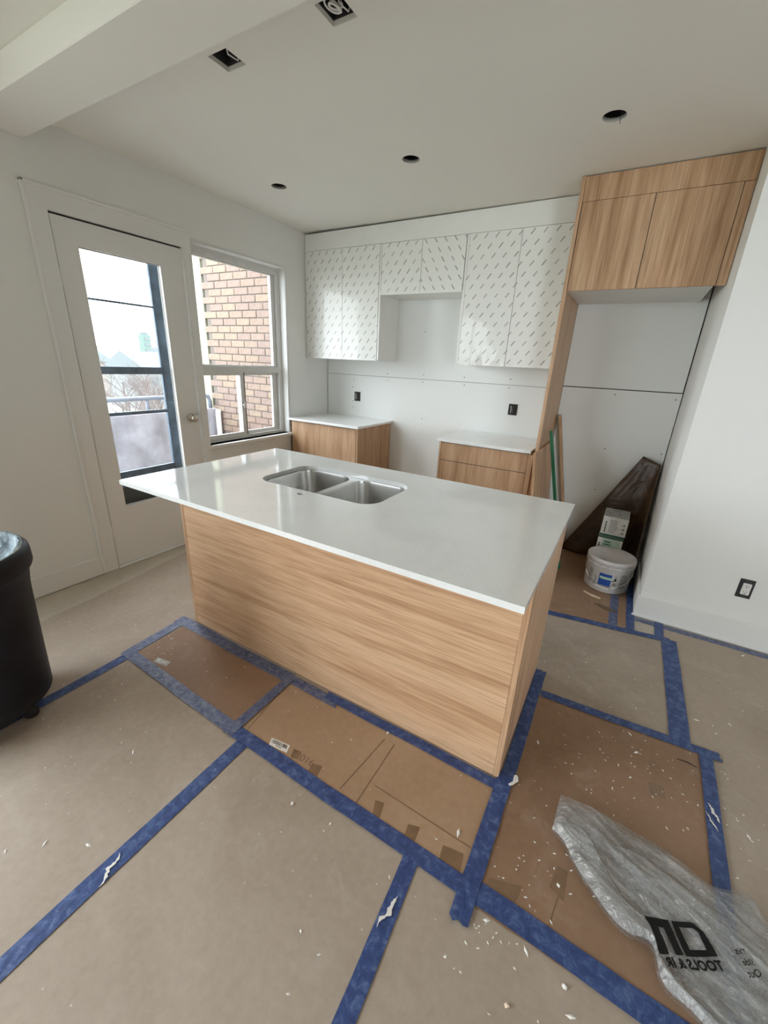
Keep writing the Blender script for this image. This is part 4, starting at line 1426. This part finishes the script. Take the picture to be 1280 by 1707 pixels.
# gathered, doubled lower edge and a fold across the middle
MID = [(2.999, -2.555), (3.03, -2.575), (3.085, -2.580), (3.150, -2.655), (3.205, -2.715), (3.262, -2.735), (3.281, -2.80), (3.310, -2.845), (3.40, -2.875), (3.52, -2.91)]
bag_layer('gathered_edge', MID, BOT, 0.008, 'bag_f', 80, 14)
F1 = [(3.162, -2.577), (3.25, -2.555), (3.34, -2.575), (3.44, -2.61), (3.55, -2.66), (3.68, -2.73), (3.78, -2.78)]
F2 = [(3.170, -2.600), (3.212, -2.671), (3.258, -2.724), (3.279, -2.80), (3.320, -2.85), (3.44, -2.895), (3.60, -2.93)]
bag_layer('folded_flap', F1, F2, 0.010, 'bag', 70, 26)
# print: mirrored, as seen through the film
def bz(x, y):
    return 0.0095 + 0.0150 + bag_h(x, y, 1.0)
def ink_poly(loops):
    tri = tessellate_polygon([[Vector((p[0], p[1], 0)) for p in l] for l in loops])
    flat = [p for l in loops for p in l]
    vs = [b.verts.new((p[0], p[1], bz(p[0], p[1]))) for p in flat]
    for t_ in tri:
        try:
            b.faces.new([vs[i] for i in t_])
        except ValueError:
            pass
def dens(l, n=5):
    out = []
    for i in range(len(l)):
        a, c = Vector(l[i]), Vector(l[(i + 1) % len(l)])
        out += [tuple(a.lerp(c, k / n)) for k in range(n)]
    return out
b = bmesh.new()
D1 = [(3.313, -2.710), (3.363, -2.689), (3.387, -2.697), (3.404, -2.720), (3.413, -2.737), (3.342, -2.778)]
D2 = [(3.331, -2.715), (3.362, -2.702), (3.374, -2.706), (3.389, -2.736), (3.353, -2.755)]
ink_poly([dens(D1), dens(D2)])
N1 = [(3.248, -2.738), (3.274, -2.727), (3.306, -2.713), (3.337, -2.779), (3.318, -2.791), (3.295, -2.739), (3.282, -2.745), (3.303, -2.800), (3.281, -2.812), (3.268, -2.772), (3.262, -2.757)]
ink_poly([dens(N1)])
link_mesh('logo_print', b, MAT['ink'], bag)
org, e1 = Vector((3.424, -2.7615)), Vector((3.288, -2.8360)) - Vector((3.424, -2.7615))
e1.normalize()
e2 = Vector((-0.48, 0.88)).normalized()
def on_bag(u, v):
    x, y = org.x + e1.x * u + e2.x * v, org.y + e1.y * u + e2.y * v
    return (x, y, bz(x, y))
b = text_bm('TOOLS & IR', 0.0270, on_bag, False, 'LEFT', 0.0011)
link_mesh('lettering', b, MAT['ink'], bag)
for s, dx, dy in (('This', 0.0, 0.030), ('Side', 0.004, 0.010), ('Out', 0.003, -0.010)):
    o2 = Vector((3.492, -2.726)) + e2 * dy + Vector((dx * .5, 0))
    f = lambda u, v, o2=o2: (o2.x + e1.x * u + e2.x * v, o2.y + e1.y * u + e2.y * v, bz(o2.x + e1.x * u + e2.x * v, o2.y + e1.y * u + e2.y * v) + 0.009)
    link_mesh('small_lettering', text_bm(s, 0.018, f, False, 'LEFT', 0.0003), MAT['ink'], bag)
b = bmesh.new()
for pts in ([(3.405, -2.693), (3.418, -2.702), (3.424, -2.716), (3.432, -2.741)], [(3.405, -2.693), (3.432, -2.706), (3.446, -2.728), (3.450, -2.742)], [(3.44, -2.745), (3.448, -2.760), (3.462, -2.757), (3.466, -2.750)]):
    tube(b, [(x, y, bz(x, y) + 0.002) for x, y in pts], 0.0006, 4)
link_mesh('arrow_print', b, MAT['ink_g'], bag)

# ------------------------------------------------------------------ scraps and debris
def scrap(name, pts, z, th, mat, label, cat, group=None):
    c = (sum(p[0] for p in pts) / len(pts), sum(p[1] for p in pts) / len(pts), z)
    return solo(name, poly_sheet(pts, z, z + th), MAT[mat], c, label, cat, group)
scrap('wood_shim', [(2.905, -0.772), (2.945, -0.792), (3.020, -0.818), (3.016, -0.832), (2.965, -0.822), (2.915, -0.792)], 0.0036, 0.004, 'shim', 'pale wood shim lying in front of the white pail', 'shim')
scrap('brown_scrap', [(2.985, -0.915), (3.02, -0.905), (3.08, -0.925), (3.128, -0.955), (3.09, -0.965), (3.03, -0.952)], 0.0060, 0.0012, 'shim_d', 'brown leaf-shaped paper scrap on the cardboard before the pail', 'scrap')
b = bmesh.new()
tube(b, [(3.382, -2.035, 0.008), (3.415, -2.040, 0.016), (3.449, -2.039, 0.009)], [0.0012, 0.0022, 0.0015], 6)
solo('wire_offcut', b, MAT['ink'], (3.415, -2.04, 0.006), 'short black wire offcut at the far right edge of the bag cardboard', 'wire')
def chip(x, y, s, label, z=0.0018, mat='chip', tall=0.5):
    b = bmesh.new()
    bmesh.ops.create_icosphere(b, subdivisions=1, radius=s)
    for v in b.verts:
        v.co *= R.uniform(.6, 1.15)
        v.co.z = max(v.co.z, -s * .3) * tall
    zl = min(v.co.z for v in b.verts)
    bmesh.ops.translate(b, verts=b.verts, vec=(x, y, z - zl))
    return solo('plaster_chip', b, MAT[mat], (x, y, z), label, 'chip', 'plaster chips on the floor')
chip(3.083, -2.976, 0.008, 'grey-white foil flake on the paper left of the bag, below the tape', 0.0018, 'chip', 1.0)
chip(2.966, -3.086, 0.007, 'beige stone chip at the bottom edge left of the bag', 0.0018, 'shim', 0.9)
chip(2.330, -2.573, 0.007, 'small white chip at the foot of the island front', 0.0098, 'chip', 0.9)
chip(1.862, -3.06, 0.006, 'white chip on the paper just right of the long blue tape', 0.0018)
chip(2.19, -3.0, 0.007, 'pair-sized white chip on the open paper before the carton', 0.0018)
scrap('paint_blob', [(2.832, -2.478), (2.838, -2.470), (2.846, -2.474), (2.852, -2.492), (2.846, -2.502), (2.836, -2.520), (2.826, -2.528), (2.822, -2.522), (2.834, -2.505)], 0.0130, 0.0012, 'chip', 'white paint blob at the near right corner of the island', 'paint')
def smear(a, c, w, z, label, seed):
    rr = random.Random(seed)
    A, C_ = Vector(a), Vector(c)
    d = C_ - A
    nrm = Vector((-d.y, d.x)).normalized()
    n_ = 16
    left, right = [], []
    for i in range(n_ + 1):
        t_ = i / n_
        k = w * (0.08 + math.sin(PI * t_) ** 0.8) * 0.5
        p = A + d * t_ + nrm * noise.noise(Vector((t_ * 3, seed, 0))) * w * 0.7
        l, r = p + nrm * k * rr.uniform(.25, 1.1), p - nrm * k * rr.uniform(.15, 1.0)
        left.append((l.x, l.y))
        right.append((r.x, r.y))
    scrap('paint_smear', left + right[::-1], z, 0.0006, 'chip', label, 'paint', 'white paint smears on the tape')
smear((1.847, -3.400), (1.886, -3.480), 0.016, 0.0070, 'white paint smear on the long bottom left tape', 1)
smear((2.634, -3.040), (2.618, -3.130), 0.017, 0.0072, 'white paint smear on the bottom middle tape', 2)
smear((3.466, -2.195), (3.494, -2.262), 0.013, 0.0130, 'white paint smear on the right edge tape', 3)
smear((3.455, -2.238), (3.483, -2.302), 0.007, 0.0130, 'thin white scratch of paint below the right tape smear', 4)
# thousands of crumbs: one object
b = bmesh.new()
rr = random.Random(11)
for k in range(680):
    if rr.random() < 0.55:
        x, y = rr.uniform(0.3, 4.2), rr.uniform(-3.7, -1.0)
    else:
        cx_, cy_, s_ = rr.choice(((3.05, -2.4, .18), (3.3, -2.15, .15), (1.35, -3.35, .22), (2.95, -2.75, .1), (3.62, -2.2, .2), (2.85, -2.95, .06), (3.0, -1.7, .2), (1.05, -2.75, .1)))
        x, y = rr.gauss(cx_, s_), rr.gauss(cy_, s_)
    if 0.98 < x < 2.80 and y > -2.53:
        continue
    s = rr.uniform(.0012, .0034) * (2.1 if rr.random() < .08 else 1)
    hit = False
    for ta, tc, tw, *_ in T:
        A, C_ = Vector(ta), Vector(tc)
        d = C_ - A
        u = max(0, min(1, (Vector((x, y)) - A).dot(d) / d.length_squared))
        hit = hit or (Vector((x, y)) - A - d * u).length < tw * 0.5 + 0.012
    if hit:
        continue
    z = 0.0062 if (y > -2.93 and 0.98 < x < 3.5) else 0.002
    a = rr.uniform(0, PI)
    el = rr.uniform(1, 2.6)
    ca, sa = math.cos(a), math.sin(a)
    top = b.verts.new((x, y, z + s * .6))
    ring = [b.verts.new((x + (ca * p * el - sa * q) * s, y + (sa * p * el + ca * q) * s, z)) for p, q in ((1, 0), (.2, .9), (-1, .1), (-.1, -.8))]
    for i in range(4):
        b.faces.new((ring[i], ring[(i + 1) % 4], top))
o = link_mesh('plaster_crumbs', b, MAT['chip'])
tag(o, 'tiny white plaster crumbs scattered over the paper and cardboard', 'debris', None, 'stuff')
